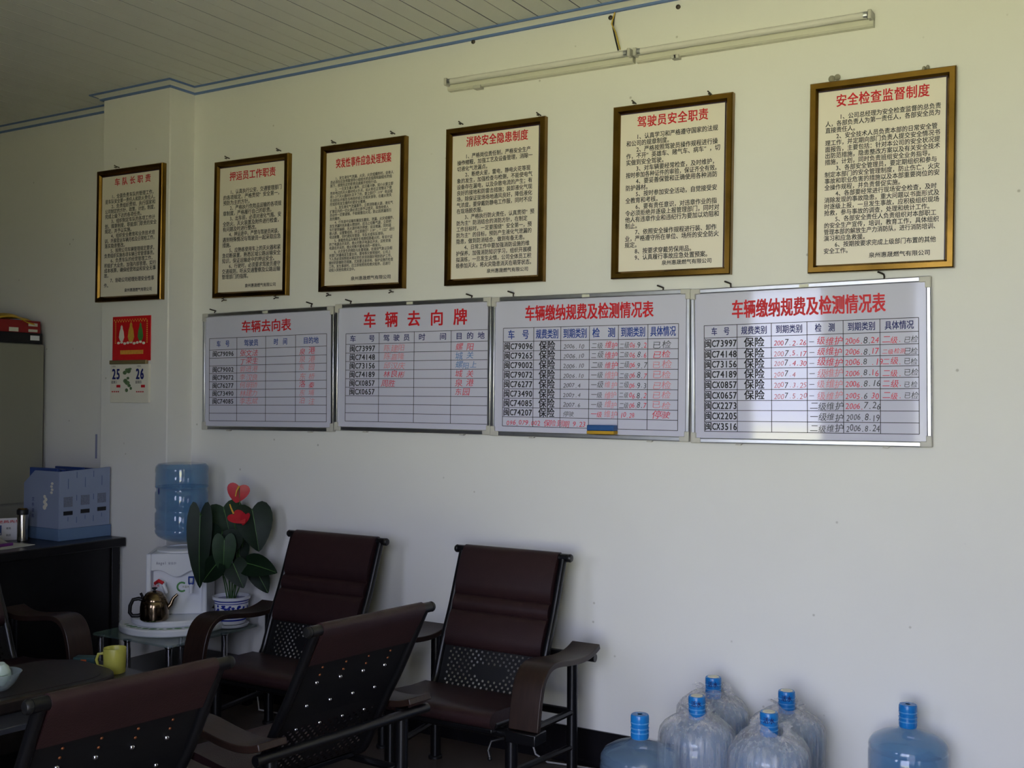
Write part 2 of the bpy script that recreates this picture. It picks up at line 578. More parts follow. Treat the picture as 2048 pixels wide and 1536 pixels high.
# ================================================================ POSTERS
SIG = '泉州惠晟燃气有限公司'
POSTERS = [
    # x, z, tilt, on pillar, title, spaced title width, columns, body lines, where
    (-4.2305, 2.4358, -.0079, True, '车队长职责', (.20, .86), 16, [
        '　　1、全面负责车队的管理工作，', '是车队安全第一责任人和防火责任人。', '　　2、负责组织贯彻、执行国家和',
        '公司制定的方针，政策，计划，制度，', '完成上级下达的各项任务。', '　　3、组织制定车队的各项工作计',
        '划，规章制度，职能部门职责的安全', '规定，并予以实施。', '　　4、组织安全教育和业务技术培',
        '训，开展营运车辆月检及日常检工作，', '落实隐患整改。', '　　5、按照公司车辆管理规定要求，',
        '负责组织实施各项车辆日常管理事务。', '　　6、负责车队的经营管理工作，', '积极扩大业务，加强内部管理，实行',
        '成本核算，确保经营效益和安全无事', '故。', '　　7、协助公司经理处理安全性事', '件。'],
     'framed rules poster hung on the pillar above the red calendar', .062, .155, .93, .045),
    (-3.5058, 2.4406, -.012, False, '押运员工作职责', (.15, .86), 16, [
        '　　1、认真执行公安、交通管理部门', '的各项规定，严格贯彻“安全第一，', '预防为主的方针。',
        '　　2、严格执行危险品运输的各项规', '章制度，严格履行自己的职责。', '　　3、出车前，必须对液化气瓶、安',
        '全防火、灭火装置及附件进行检查，', '有问题及时进行整改。', '　　4、押运途中，严禁与驾驶员闲谈，',
        '遇到特殊情况与驾驶员一起采取应急', '措施。', '　　5、应熟练使用车上的灭火器和紧', '急切断装置，熟悉区域公路运输安全',
        '知识，保证运输途中的押运安全。', '　　6、行驶时，必须要求驾驶员遵守', '交通规则，听从交通警察及公路运输',
        '管理部门的指挥。'], 'brass framed rules poster just right of the pillar, with seven red title characters', .082, .185, .90, .05),
    (-2.7723, 2.4404, -.0117, False, '突发性事件应急处理预案', (.13, .87), 26, [
        '　　1、发生液化气泄漏、火灾、火灾或爆炸时，全体人', '员必须在应急预案领导小组组长的总指挥和副组长的指', '挥下，按预先定的职责迅速展开抢险行动。',
        '　　2、一旦发生着火事件，应沉着冷静，如小火要立即', '用本地边的灭火器材将火扑灭，如火势在正常情况下使', '用1-2个灭火器材扑灭不了的，要立即打“119”电话报',
        '告消防队并报告当地政府或公司相关领导，在着火势失', '控或即将发生爆炸时要安全撤离。', '　　3、发生液化气泄漏事件，立即消除着火源，液化气',
        '扩散区内的一切火源必须立即予以熄灭，现场抢修人', '员动作一定要谨慎，不能碰撞出火花，防止因泄漏而引', '发的爆炸。', '　　4、行车途中运输车辆发生翻车、泄漏、火灾或爆炸，',
        '发生泄漏时尚未着火燃烧时，应马上切断气源，立即把', '车行驶到偏僻、无火源的地方停放；设法堵漏，同时疏', '散人群，设置警戒线，并立即拨打“119”、“122”进行',
        '电话报警，同时通知车管部、车队长或车队领导。', '　　5、装载危险品车辆发生电路短路着火时，有设计证', '的了电源总开关的，熄火时断开电源总开关，没有安装', '电源总开关的，熄火时断开蓄电池的一根接头。',
        '　　6、火灾发生的预防与处置措施，在接到气象以及相', '关部门对暴雨发生雷台风、雷电等灾害预报时，公司上', '下人员必须按照相关规定的任务到岗做好预防防护工作，',
        '做好的防御防范措施，尤其要注意用电、保护设施的检查', '工作。发生事故时，应立即按照抢险救灾程序，迅速行', '动投入到抢险救灾当中。'],
     'brass framed poster of dense small print, third from the left', .095, .19, .90, .05),
    (-2.0179, 2.4337, -.009, False, '消除安全隐患制度', (.16, .87), 18.6, [
        '　　1、严格岗位责任制，严格安全生产', '操作规程，加强工艺及设备管理，消除一', '切液化气泄漏点。', '　　2、断绝火星，雷电，静电火花等现',
        '象的发生，加强检查与检测，不能使电气', '设备存在漏电，以及杂散电流的产生；有', '良好的接地和防雷击措施；装卸液化气现', '场，除保证现场场地通风良好，降低液化',
        '气浓度，要穿戴防静电工作服，同时不应', '在现场脱衣服。', '　　3、严格执行防火责任，认真贯彻“预', '防为主”防消结合的消防方针，在制定', '工作目标时，一定要围绕“安全第一，预',
        '防为主”的目标，预防产生液化气泄漏的', '隐患，做到防消结合，做到有备无患。', '　　4、日常工作中要加强消防设施的维', '护保养，加强消防知识学习，组织开展模', '拟演练，一旦发生火情，公司全体员工积',
        '极参加灭火，将火灾隐患消灭在萌芽状态。'], 'brass framed rules poster below the left end of the fluorescent lamps', .06, .135, .93, .05),
    (-1.1681, 2.4194, -.0137, False, '驾驶员安全职责', (.16, .84), 18, [
        '　　1、认真学习和严格遵守国家的法规', '和公司的规章制度。', '　　2、严格按照驾驶员操作规程进行操', '作，不开“英雄车、赌气车、病车”，切', '实做到安全驾驶。',
        '　　3、对车辆要经常检查，及时维护，', '按时参加各种证件的审验，保证齐全有效。', '　　4、要妥善保管和正确使用各种消防', '防护器材。', '　　5、按时参加安全活动，自觉接受安',
        '全教育和考核。', '　　6、要有责任意识，对违章作业的指', '令必须拒绝并逐级上报管理部门，同时对', '他人有违章作业和违纪行为要加以劝阻和', '制止。', '　　7、依照安全操作规程进行装、卸作',
        '业，严格遵守所在单位、场所的安全防火', '规定。', '　　8、按要求穿戴劳保用品。', '　　9、认真履行事故应急处置预案。'],
     'brass framed nine-point rules poster, second from the right', .065, .135, .935, .05),
    (-.3398, 2.3978, -.0133, False, '安全检查监督制度', (.14, .87), 20, [
        '　　 1、公司总经理为安全检查监督的总负责', '人，各部负责人为第一责任人，各部安全员为', '直接责任人。', '　　2、安全技术人员负责本部的日常安全管', '理工作，并定期向部门负责人提交安全情况书',
        '面报告，主要包括：针对本公司的安全状况提', '出防范措施，隐患整改方案以及有关安全技术', '措施，计划，同时负责班组安全业务指导。', '　　3、各部安全管理员，要定期组织和参与', '制定本部门的安全管理制度，防止伤亡，火灾',
        '事故和职业危害的措施以及本部重要岗位的安', '全操作规程，并负责督促实施。', '　　4、各部要经常进行现场安全检查，及时', '消除发现的事故隐患，重大问题以书面形式及', '时逐级上报，一旦发生事故，应积极组织现场',
        '抢救，参与事故的调查，处理和统计工作。', '　　5、各部安全责任人负责组织对本部职工', '的安全生产宣传，培训，教育工作，具体组织', '管理本部的解放生产力消防队，进行消防培训、', '演习和应急救援。', '　　6、按期按要求完成上级部门布置的其他', '安全工作。'],
     'brightest brass framed rules poster, farthest right on the wall', .068, .14, .94, .05),
]
PW, PH, PT, PF = .522, .7235, .030, .030


def frame_bars(parent, W, H, F, T, material, name='frame_bar', y_back=0.):
    """four mitred bars, bevelled face"""
    w, h = W / 2, H / 2
    sec = [(0, 0), (0, -T + .004), (.004, -T), (F - .008, -T), (F, -T + .010), (F, 0)]  # (inward, y)
    cs = [(-w, -h, 1, 1), (w, -h, -1, 1), (w, h, -1, -1), (-w, h, 1, -1)]
    for i in range(4):
        a, b = cs[i], cs[(i + 1) % 4]
        m = MB()
        k = len(sec)
        for c in (a, b):
            for q, y in sec:
                m.v.append((c[0] + c[2] * q, y + y_back, c[1] + c[3] * q))
        for j in range(k):
            j2 = (j + 1) % k
            m.f.append((j, j2, k + j2, k + j))
        m.f.append(tuple(range(k)))
        m.f.append(tuple(range(2 * k - 1, k - 1, -1)))
        m.build(name, material, parent, smooth=0)


for (x, z, tilt, onp, title, tw, cols, lines, label, ztit, zb0, zb1, th) in POSTERS:
    t = thing('wall_poster', label, 'poster', (x, (-PD if onp else 0) - .001, z), group='framed rules posters on the wall')
    t.rotation_euler = (0, -tilt, 0)
    frame_bars(t, PW, PH, PF, PT, BRASS)
    iw, ih = PW - 2 * PF, PH - 2 * PF
    MB().box(-iw / 2 - .004, iw / 2 + .004, -.014, 0, -ih / 2 - .004, ih / 2 + .004).build('panel', PAPER, t, smooth=0)
    lip = MB()
    lip.box(-iw / 2 - .002, iw / 2 + .002, -.0185, -.0142, ih / 2 - .0045, ih / 2 + .002)
    lip.box(iw / 2 - .0045, iw / 2 + .002, -.0185, -.0142, -ih / 2, ih / 2 - .0045)
    lip.build('inner_lip', FRAME_SIDE, t, smooth=0)
    top = ih / 2
    L0, L1 = -iw / 2 + .058 * iw, iw / 2 - .05 * iw
    w = Writing(.018)
    w.spread(title, -iw / 2 + tw[0] * iw, -iw / 2 + tw[1] * iw, top - ztit * ih - th * .5 + .008, th)
    w.build('title_lettering', RED_INK, t, -.0147)
    w = Writing(.0125)
    n = len(lines)
    pitch = (zb1 - zb0) * ih / n
    adv = (L1 - L0) / cols
    size = min(pitch * .98, adv * 1.12)
    for i, ln in enumerate(lines):
        xs = adv / size
        wd = w.width(ln) * adv
        if wd > (L1 - L0) * 1.01:
            xs *= (L1 - L0) / wd
        w.put(ln, L0, top - zb0 * ih - (i + .82) * pitch, size, xs)
    w.build('body_lettering', BLACK_INK, t, -.0147)
    w = Writing(.014)
    s0 = -iw / 2 + (.42 if cols < 25 else .36) * iw
    w.fit(SIG, s0, -iw / 2 + .89 * iw, top - .985 * ih + .012, .021)
    w.build('signature_lettering', BLACK_INK, t, -.0147)

# ================================================================ WHITEBOARDS
BW, BH = .92, .6192


def whiteboard(x, z, tilt, label, w_out=BW):
    t = thing('whiteboard', label, 'whiteboard', (x, -.001, z), group='whiteboards in a row on the wall')
    t.rotation_euler = (0, -tilt, 0)
    hw, hh = w_out / 2, BH / 2
    MB().box(-hw + .012, hw - .012, -.012, -.002, -hh + .012, hh - .012).build('panel', BOARD, t, smooth=0)
    for sz in (-1, 1):
        MB().box(-hw + .034, hw - .034, -.021, 0, min(sz * hh, sz * (hh - .020)), max(sz * hh, sz * (hh - .020))).build('frame_bar', ALU, t, bevel=.004)
    for sx in (-1, 1):
        MB().box(min(sx * hw, sx * (hw - .018)), max(sx * hw, sx * (hw - .018)), -.021, 0, -hh + .034, hh - .034).build('frame_bar', ALU, t, bevel=.004)
        for sz in (-1, 1):
            a, b = .042, .021
            lp = [(0, 0), (a, 0), (a, b), (b, b), (b, a), (0, a)]
            loop = [(sx * (hw - p), sz * (hh - q)) for p, q in lp]
            MB().prism(loop, -.024, 0, 'y').build('corner_cap', CAPPLAST, t, bevel=.003)
    MB().box(-.018, .018, -.0225, -.021, hh - .017, hh - .005).build('maker_tag', CAPTOP, t, smooth=0)
    for sx in (-.26, .30):
        m = MB()
        m.prism([(sx - .014, -hh - .006), (sx + .006, -hh - .006), (sx + .014, -hh + .001), (sx - .01, -hh + .001)], -.022, -.004, 'y')
        m.build('tray_clip', CAPPLAST, t)
    return t


def grid(t, cols, rows, mat_=BLACK_INK, lw=.0023, merge=()):
    m = MB()
    for i, c in enumerate(cols):
        m.box(c - lw / 2, c + lw / 2, -.0128, -.0121, rows[-1], rows[0])
    for r in rows:
        m.box(cols[0], cols[-1], -.0128, -.0121, r - lw / 2, r + lw / 2)
    m.build('ruled_table', mat_, t, smooth=0)['kind'] = 'stuff'


def cell(w, text, cols, rows, c, r, size, pad=.08, fill=True, **k):
    x0, x1 = cols[c], cols[c + 1]
    zb = rows[r + 1]
    h = rows[r] - rows[r + 1]
    wd = x1 - x0
    z = zb + (h - size * .72) / 2
    if fill:
        w.fit(text, x0 + pad * wd, x1 - pad * wd, z, size, **k)
    else:
        w.put(text, x0 + pad * wd, z, size, **k)


def head(t, cols, rows, names, size, material, bold=.016):
    w = Writing(bold)
    for i, (nm, pad) in enumerate(names):
        cell(w, nm, cols, rows, i, 0, size, pad)
    w.build('heading_lettering', material, t, -.0125)


def hand(w, text, x, z, size, xs=1., **k):
    w.put(text, x, z, size, xs, half=.5, shear=.16, jit=.09, **k)


# board 1
t = whiteboard(-3.393, 1.6967, .007, 'leftmost whiteboard, bluish, with a four column vehicle table headed in blue', .905)
c1 = [-.408, -.207, -.004, .199, .402]
r1 = [.175, .114, .070, .029, -.011, -.055, -.097, -.138, -.179, -.222, -.262]
grid(t, c1, r1)
w = Writing(.02)
w.fit('车辆去向表', -.176, .170, .205, .066)
w.build('title_lettering', RED_INK, t, -.0125)
head(t, c1, r1, [('车　号', .26), ('驾驶员', .25), ('时　间', .27), ('目的地', .25)], .036, BLUE_INK)
w = Writing(.019)
for i, p in enumerate(['闽C79096', '', '闽C79002', '闽C79072', '闽C76277', '闽C73490', '闽C74085']):
    if p:
        cell(w, p, c1, r1, 0, i + 1, .034, .11)
w.build('plate_lettering', BLACK_INK, t, -.0125)
w, w2 = Writing(.004), Writing(0.)
for i, (a, b) in enumerate([('张文法', '泉 港'), ('丁荣生', '泉 港'), ('郭进港', '东 园'), ('李汉良', '东 桥'), ('何明骄', '洛 秦'), ('林建力', '东 埔'), ('李志斌', '泊 注')]):
    zz = r1[i + 2] + .008
    hand(w2 if i > 1 else w, a, c1[1] + .018, zz, .036, 1.2)
    hand(w if i in (0, 4) else w2, b, c1[3] + .022, zz, .036, 1.15)
w.build('marker_writing', MARK_RED, t, -.0125)
w2.build('marker_writing', MARK_FADE, t, -.0125)

# board 2
t = whiteboard(-2.481, 1.7052, -.0033, 'second whiteboard from the left, warm white, with widely spaced large red title', .903)
c2 = [-.389, -.185, .022, .231, .439]
r2 = [.164, .112, .069, .028, -.014, -.056, -.098, -.139, -.179, -.222, -.263]
grid(t, c2, r2)
w = Writing(.024)
for i, ch in enumerate('车辆去向牌'):
    w.put(ch, -.282 + i * .131, .197, .078)
w.build('title_lettering', RED_INK, t, -.0125)
head(t, c2, r2, [('车　　号', .12), ('驾 驶 员', .12), ('时　　间', .12), ('目 的 地', .12)], .034, NAVY_INK)
w = Writing(.019)
for i, p in enumerate(['闽C73997', '闽C74148', '闽C73156', '闽C74189', '闽CX0857', '闽CX0657']):
    cell(w, p, c2, r2, 0, i + 1, .038, .11)
w.build('plate_lettering', BLACK_INK, t, -.0125)
w, w2, w3 = Writing(.004), Writing(0.), Writing(.006)
for i, (a, b) in enumerate([('陈建阳', '螺 阳'), ('陈嘉隆', '城 关'), ('邱汉庆', '螺阳上'), ('林良彬', '城 关'), ('周胜', '泉 港'), ('', '东园')]):
    zz = r2[i + 2] + .007
    hand(w if i > 2 else w2, a, c2[1] + (.012 if i == 4 else .026), zz, .035, 1.2)
    hand(w3 if i in (1, 2) else w, b, c2[3] + .022, zz, .035, 1.15)
w.build('marker_writing', MARK_RED, t, -.0125)
w2.build('marker_writing', MARK_FADE, t, -.0125)
w3.build('marker_writing', MARK_BLUE, t, -.0125)

# board 3
t = whiteboard(-1.5553, 1.6983, -.0062, 'third whiteboard from the left, filled six column table, eraser on its lower rim', .945)
c3 = [-.414, -.258, -.123, .015, .151, .285, .420]
r3 = [.170, .110, .068, .027, -.016, -.058, -.100, -.142, -.183, -.224, -.266]
grid(t, c3, r3)
w = Writing(.022)
w.fit('车辆缴纳规费及检测情况表', -.304, .310, .206, .072)
w.build('title_lettering', RED_INK, t, -.0125)
head(t, c3, r3, [('车　号', .15), ('规费类别', .08), ('到期类别', .08), ('检　测', .1), ('到期类别', .08), ('具体情况', .08)], .044, BLUE_INK)
w = Writing(.019)
for i, p in enumerate(['闽C79096', '闽C79265', '闽C79002', '闽C79072', '闽C76277', '闽C73490', '闽C74085', '闽C74207']):
    cell(w, p, c3, r3, 0, i + 1, .038, .02)
    cell(w, '保险', c3, r3, 1, i + 1, .042, .2)
w.build('plate_lettering', BLACK_INK, t, -.0125)
wk, wr, wf = Writing(.002), Writing(.004), Writing(0.)
D3 = ['2006.10', '2006.10', '2006.10', '2006.10', '2007.4', '2007.4', '2007.6', '停驶']
E3 = [('二级', '06.', '9.', '2'), ('二级', '06.', '8.', '6'), ('二级', '06.', '9.7', ''), ('二级', '06.', '8.', '7'), ('二级', '06.', '9.3', ''), ('二级', '06.', '8.', '2'), ('二级', '06.', '8.', '7'), ('', '10.28', '', '')]
for i in range(8):
    zz = r3[i + 2] + .007
    hand(wk, D3[i], c3[2] + .012, zz, .026, 1.1)
    g = '二级' if i < 3 else '一级'
    xx = c3[3] + .008
    hand(wr if i == 7 else wk, g, xx, zz, .030, .95)
    hand(wr if i < 3 else wf, '维护', xx + .064, zz, .032, .95)
    a, b, c_, d_ = E3[i]
    hand(wk, a, c3[4] + .004, zz, .028, .8)
    hand(wr, b, c3[4] + (.05 if a else .01), zz, .030, .9)
    hand(wk, c_, c3[4] + .085, zz, .034, .9)
    hand(wr, d_, c3[4] + .115, zz, .032, .9)
    hand(wk if i == 0 else (wr if i in (1, 7) else wf), '停驶' if i == 7 else '已检', c3[5] + .018, zz, .034, 1.25)
hand(wr, '096.079.002 保险到期 9.23', c3[0] + .02, r3[10] + .006, .030, 1.05)
wk.build('marker_writing', MARK_BLACK, t, -.0125)
wr.build('marker_writing', MARK_RED, t, -.0125)
wf.build('marker_writing', MARK_FADE, t, -.0125)

# board 4
t = whiteboard(-.6188, 1.6951, .0063, 'rightmost whiteboard, six column table, reflecting a bright doorway')
c4 = [-.405, -.268, -.130, .009, .145, .279, .415]
r4 = [.161, .111, .066, .025, -.014, -.056, -.097, -.140, -.179, -.222, -.263]
grid(t, c4, r4)
w = Writing(.022)
w.fit('车辆缴纳规费及检测情况表', -.290, .300, .193, .076)
w.build('title_lettering', RED_INK, t, -.0125)
head(t, c4, r4, [('车　号', .22), ('规费类别', .12), ('到期类别', .12), ('检　测', .22), ('到期类别', .12), ('具体情况', .12)], .034, NAVY_INK)
w = Writing(.019)
for i, p in enumerate(['闽C73997', '闽C74148', '闽C73156', '闽C74189', '闽CX0857', '闽CX0657', '闽CX2273', '闽CX2205', '闽CX3516']):
    cell(w, p, c4, r4, 0, i + 1, .038, .005)
    if i < 6:
        cell(w, '保险', c4, r4, 1, i + 1, .040, .2)
w.build('plate_lettering', BLACK_INK, t, -.0125)
wk, wr, wf = Writing(.004), Writing(.004), Writing(0.)
A4 = [('200', '7', '.2.26'), ('200', '7', '.5.17'), ('200', '7', '.4.30'), ('200', '7', '.4'), ('200', '7', '.3.25'), ('200', '7', '.5.20')]
E4 = [('2006.', '8.', '24'), ('2006.', '8.', '17'), ('2006.', '8', '.19'), ('2006.', '8.', '16'), ('2006.', '8.16', ''), ('2005.', '6', '30'), ('2006.', '7.26', ''), ('', '2006.8.19', ''), ('', '2006.8.24', '')]
for i in range(9):
    zz = r4[i + 2] + .007
    if i < 6:
        a, b, c_ = A4[i]
        hand(wr if i < 1 else wf, a, c4[2] + .008, zz, .028, .95)
        hand(wk, b, c4[2] + .050, zz, .032, .9)
        hand(wr if i < 3 else wf, c_, c4[2] + .066, zz, .028, 1.)
        hand(wk, '一', c4[3] + .006, zz, .026, .8)
        hand(wr if i < 3 else wf, '级维护', c4[3] + .036, zz, .034, .95)
    else:
        hand(wk, ('二级维护', '一级维护', '二级维护')[i - 6], c4[3] + .008, zz, .032, .98)
    a, b, c_ = E4[i]
    x = c4[4] + .006
    hand(wr, a, x, zz, .030, .9)
    hand(wk, b, x + (.066 if a else .002), zz, .034, .92 if a else .8)
    hand(wr, c_, x + .094, zz, .032, .9)
    if i < 6:
        hand(wr, '二级.' if i != 1 else '二级检测', c4[5] + .006, zz, .030 if i != 1 else .022, .95)
        hand(wk, '已检', c4[5] + .082, zz, .026, .95)
wk.build('marker_writing', MARK_BLACK, t, -.0125)
wr.build('marker_writing', MARK_RED, t, -.0125)
wf.build('marker_writing', MARK_FADE, t, -.0125)

COL.objects.unlink(_go)
bpy.data.objects.remove(_go)

# eraser lying on the lower rim of the third board
e = thing('board_eraser', 'blue and yellow eraser resting on the rim of the third whiteboard', 'eraser', (-1.467, -.0137, 1.4095))
MB().box(-.063, .063, -.042, 0, .014, .038).build('handle_block', ERASER_B, e, bevel=.004)
MB().box(-.063, .063, -.042, 0, 0, .0138).build('felt_pad', ERASER_Y, e, bevel=.002)

# nails and hooks
BN = [(-3.77, 2.017, 'leftmost whiteboard, left'), (-3.097, 2.027, 'leftmost whiteboard, right'), (-2.847, 2.029, 'second whiteboard, left'), (-2.143, 2.024, 'second whiteboard, right'),
      (-1.922, 2.026, 'third whiteboard, left'), (-1.206, 2.016, 'third whiteboard, right'), (-.918, 2.018, 'rightmost whiteboard, left'), (-.329, 2.023, 'rightmost whiteboard, right')]
for x, z, wh in BN:
    m = MB()
    m.tube([(0, 0, 0), (-.004, -.018, .003), (-.016, -.030, .008)], .0035, 6)
    m.tube([(0, -.004, -.0), (.004, -.014, -.010), (.003, -.012, -.020)], .003, 6)
    o = m.build('hook_nail', STEEL_NAIL)
    o.location = (x, -.0005, z)
    tag(o, 'bent nail holding the top edge of the %s side' % wh, 'nail', 'bent nails above the whiteboards')
PN = [(-4.34, 2.812, -PD, 'the poster on the pillar, top left'), (-3.681, 2.823, 0, 'the poster right of the pillar, top left'), (-3.317, 2.822, 0, 'the poster right of the pillar, top right'),
      (-2.954, 2.820, 0, 'the small print poster, top left'), (-2.590, 2.821, 0, 'the small print poster, top right'), (-2.20, 2.818, 0, 'the poster below the lamp end, top left'),
      (-1.79, 2.805, 0, 'the poster below the lamp end, top right'), (-1.333, 2.795, 0, 'the nine-point poster, top left'), (-1.001, 2.787, 0, 'the nine-point poster, top right'),
      (-3.693, 2.071, 0, 'the poster right of the pillar, bottom left'), (-3.325, 2.068, 0, 'the poster right of the pillar, bottom right'), (-2.978, 2.066, 0, 'the small print poster, bottom left'),
      (-2.592, 2.064, 0, 'the small print poster, bottom right')]
for x, z, yy, wh in PN:
    m = MB()
    s_ = 1 if 'top' in wh else -1
    m.tube([(0, 0, 0), (0, -.022, .002 * s_), (-.006, -.030, .008 * s_)], .003, 6)
    m.tube([(0, -.018, 0), (.004, -.026, -.006 * s_), (-.002, -.033, -.004 * s_)], .0028, 6)
    o = m.build('hook_nail', STEEL_NAIL)
    o.location = (x, yy - .0005, z)
    tag(o, 'small rusty nail of ' + wh, 'nail', 'small nails around the posters')
for x, z, wd, wh in ((-.508, 2.776, .03, 'left'), (-.180, 2.761, .018, 'right')):
    m = MB()
    m.sphere((-wd * .35, -.012, 0), .013, 10, sx=wd / .03, sy=.8)
    m.sphere((wd * .35, -.012, .003), .012, 10, sx=wd / .03, sy=.8)
    o = m.build('putty_lump', mat('grey_putty', (150, 146, 130), .9, var=.15, scale=60, bump=.4))
    o.location = (x, 0, z)
    tag(o, 'grey putty lump on top of the rightmost poster, %s one' % wh, 'putty', 'putty lumps on the rightmost poster')
for x, z, wh in ((-2.146, 3.190, 'under the cornice, left of the lamp wires'), (-1.145, 3.168, 'under the cornice, right of the lamp wires'), (-1.452, 3.178, 'just left of the lamp wires')):
    m = MB()
    m.lathe([(.0, 0), (.010, .0005), (.010, .004), (.005, .008), (0.0, .009)], 10)
    o = m.build('wall_plug', STEEL_NAIL)
    o.location = (x, -.0002, z)
    o.rotation_euler = (rad(90), 0, 0)
    tag(o, 'dark wall plug ' + wh, 'plug', 'dark plugs below the cornice')
o = MB().box(-4.728, -4.712, -.0015, -.0002, 1.20, 1.34).build('tape_strip', TAPE, smooth=0)
tag(o, 'narrow lilac tape strip on the wall left of the pillar', 'tape')


# ================================================================ FLUORESCENT LAMPS
def lamp(x0, x1, z, label):
    L = x1 - x0
    t = thing('fluorescent_lamp', label, 'lamp', (x0, -.0005, z), group='unlit fluorescent lamps')
    t.rotation_euler = (0, .0125, 0)
    sec = [(0, -.024), (0, .016), (-.022, .010), (-.030, .0), (-.030, -.018), (-.024, -.024)]
    MB().prism(sec, 0, L, 'x').build('housing', LAMPW, t)
    MB().cyl((.030, -.047, .012), (L - .030, -.047, .012), .0128, 14).build('tube', TUBEG, t)
    for s0, s1, e0, e1, p in ((.016, .031, 0, .014, .01), (L - .031, L - .016, L - .014, L, L - .01)):
        MB().cyl((s0, -.047, .012), (s1, -.047, .012), .0134, 14).build('tube_end', ALU, t)
        MB().box(e0, e1, -.062, -.001, -.006, .028).build('lamp_holder', CAPPLAST, t, bevel=.003)
        pin = MB()
        for dz in (-.005, .005):
            pin.cyl((min(e0, s0) + .008, -.047, .012 + dz), (max(e1, s1) - .008, -.047, .012 + dz), .0016, 6)
        pin.build('contact_pins', ALU, t)
    for q in (.16, L - .79 if L > .9 else L - .2):
        MB().box(q, q + .022, -.034, -.001, -.034, -.018).build('housing_clip', CAPPLAST, t, bevel=.002)
    return t


lamp(-2.268, -1.335, 2.998, 'unlit fluorescent lamp, the left of two in line')
lamp(-1.322, -.362, 2.984, 'unlit fluorescent lamp, the right of two in line')
t = thing('lamp_wire', 'loose black and yellow wires hanging from the cornice to the lamps', 'wire', (-1.43, -.01, 3.19))
for pts, mm, nm in (([(0, 0, .003), (-.005, -.004, -.06), (.003, -.004, -.095), (.022, -.008, -.163)], BLACKP, 'black_strand'),
                    ([(.003, -.002, .003), (-.010, -.006, -.045), (.010, -.008, -.085), (.030, -.008, -.160)], YWIRE, 'yellow_strand')):
    MB().tube(pts, .003, 6).build(nm, mm, t)

# ================================================================ CALENDAR on the pillar
t = thing('wall_calendar', 'red calendar board with a tear-off date block, hung on the pillar', 'calendar', (-4.222, -PD - .001, 1.757))
MB().box(-.150, .150, -.006, 0, -.005, .236).build('backing_board', REDC, t, bevel=.001)
for cx, cz, sx_, sz_, fm in ((-.075, .145, .022, .045, CALPAGE), (0, .15, .026, .055, GOLD), (.075, .15, .022, .05, GREENP)):
    fig = MB()
    fig.lathe([(1e-4, -1), (.6, -.9), (1, -.5), (.75, .2), (.4, .55), (.38, .8), (1e-4, 1)], 14)
    fig.v = [(cx + p[0] * sx_, -.0075 + p[1] * .0014, cz + p[2] * sz_) for p in fig.v]
    fig.build('printed_figure', fm, t)
pr_ = MB()
for i in range(9):
    pr_.sphere((-.10 + i * .025, -.0068, .092 + .004 * math.sin(i * 2.1)), .012, 8, sy=.08, sz=.6)
pr_.build('printed_clouds', CALPAGE, t)['kind'] = 'stuff'
dec = MB()
for q in range(26):
    a = q / 26
    dec.box(-.135 + .27 * a - .003, -.135 + .27 * a + .003, -.0068, -.006, .213 - .008 * (q % 2), .221 - .008 * (q % 2))
for i in range(16):
    dec.box(-.085 + i * .0115, -.085 + i * .0115 + .009, -.0068, -.006, .030, .052)
for i in range(11):
    for s_ in (-1, 1):
        dec.box(s_ * .125 - .004, s_ * .125 + .004, -.0068, -.006, .090 + i * .011, .096 + i * .011)
dec.build('gold_print', GOLD, t, smooth=0)['kind'] = 'stuff'
MB().box(-.158, .132, -.020, 0, -.024, -.002).build('clip_bar', TINCLIP, t, bevel=.003)
MB().box(-.152, .150, -.016, -.001, -.232, -.0245).build('date_block', CALPAGE, t, bevel=.001)


# numerals need the glyph object again
_gc2 = bpy.data.curves.new('glyph', 'FONT')
_gc2.resolution_u = 3
_go = bpy.data.objects.new('glyph', _gc2)
COL.objects.link(_go)
_gc = _gc2
w = Writing(.03)
w.put('25', -.138, -.104, .078, .72, half=.6)
w.put('26', .052, -.104, .078, .72, half=.6)
w.build('date_numerals', NAVY_INK, t, -.0172)
w = Writing(.01)
w.put('星期三', -.142, -.128, .018, .9)
w.put('星期四', .050, -.128, .018, .9)
w.put('十月大', -.140, -.040, .012, .9)
w.put('十月大', .060, -.040, .012, .9)
w.build('small_print', BLACK_INK, t, -.0172)
m = MB()
for xx in (-.10, .095):
    m.box(xx, xx + .030, -.0172, -.0161, -.150, -.136)
    for k in range(4):
        m.box(xx - .038 + k * .016, xx - .028 + k * .016, -.0172, -.0161, -.176, -.170)
m.build('red_print', RED_INK, t, smooth=0)['kind'] = 'stuff'
m = MB()
for (a, b, r_) in ((-.035, -.07, .016), (-.02, -.055, .014), (-.005, -.06, .018), (.008, -.05, .012), (-.03, -.115, .017), (-.015, -.125, .02), (.0, -.14, .014), (-.01, -.10, .011), (.014, -.155, .01), (-.02, -.165, .012)):
    m.sphere((a, -.0162, b), r_, 10, sy=.05, sz=.45 + random.random() * .4)
m.build('printed_foliage', mat('green_leaf_print', (92, 118, 78), .6, var=.4, scale=60), t)


# ================================================================ CHAIRS
BACK = [(.030, .900), (.004, .830), (-.016, .775), (-.038, .715), (-.064, .650), (-.096, .580), (-.124, .510), (-.150, .440), (-.172, .385), (-.200, .352), (-.250, .338), (-.330, .338), (-.440, .346), (-.530, .352)]


def recline(pts, th):
    out = []
    py, pz = -.172, .385
    for y, z in pts:
        if z > pz:
            dy, dz = y - py, z - pz
            out.append((py + dy * math.cos(th) + dz * math.sin(th), pz + dz * math.cos(th) - dy * math.sin(th)))
        else:
            out.append((y, z))
    return out


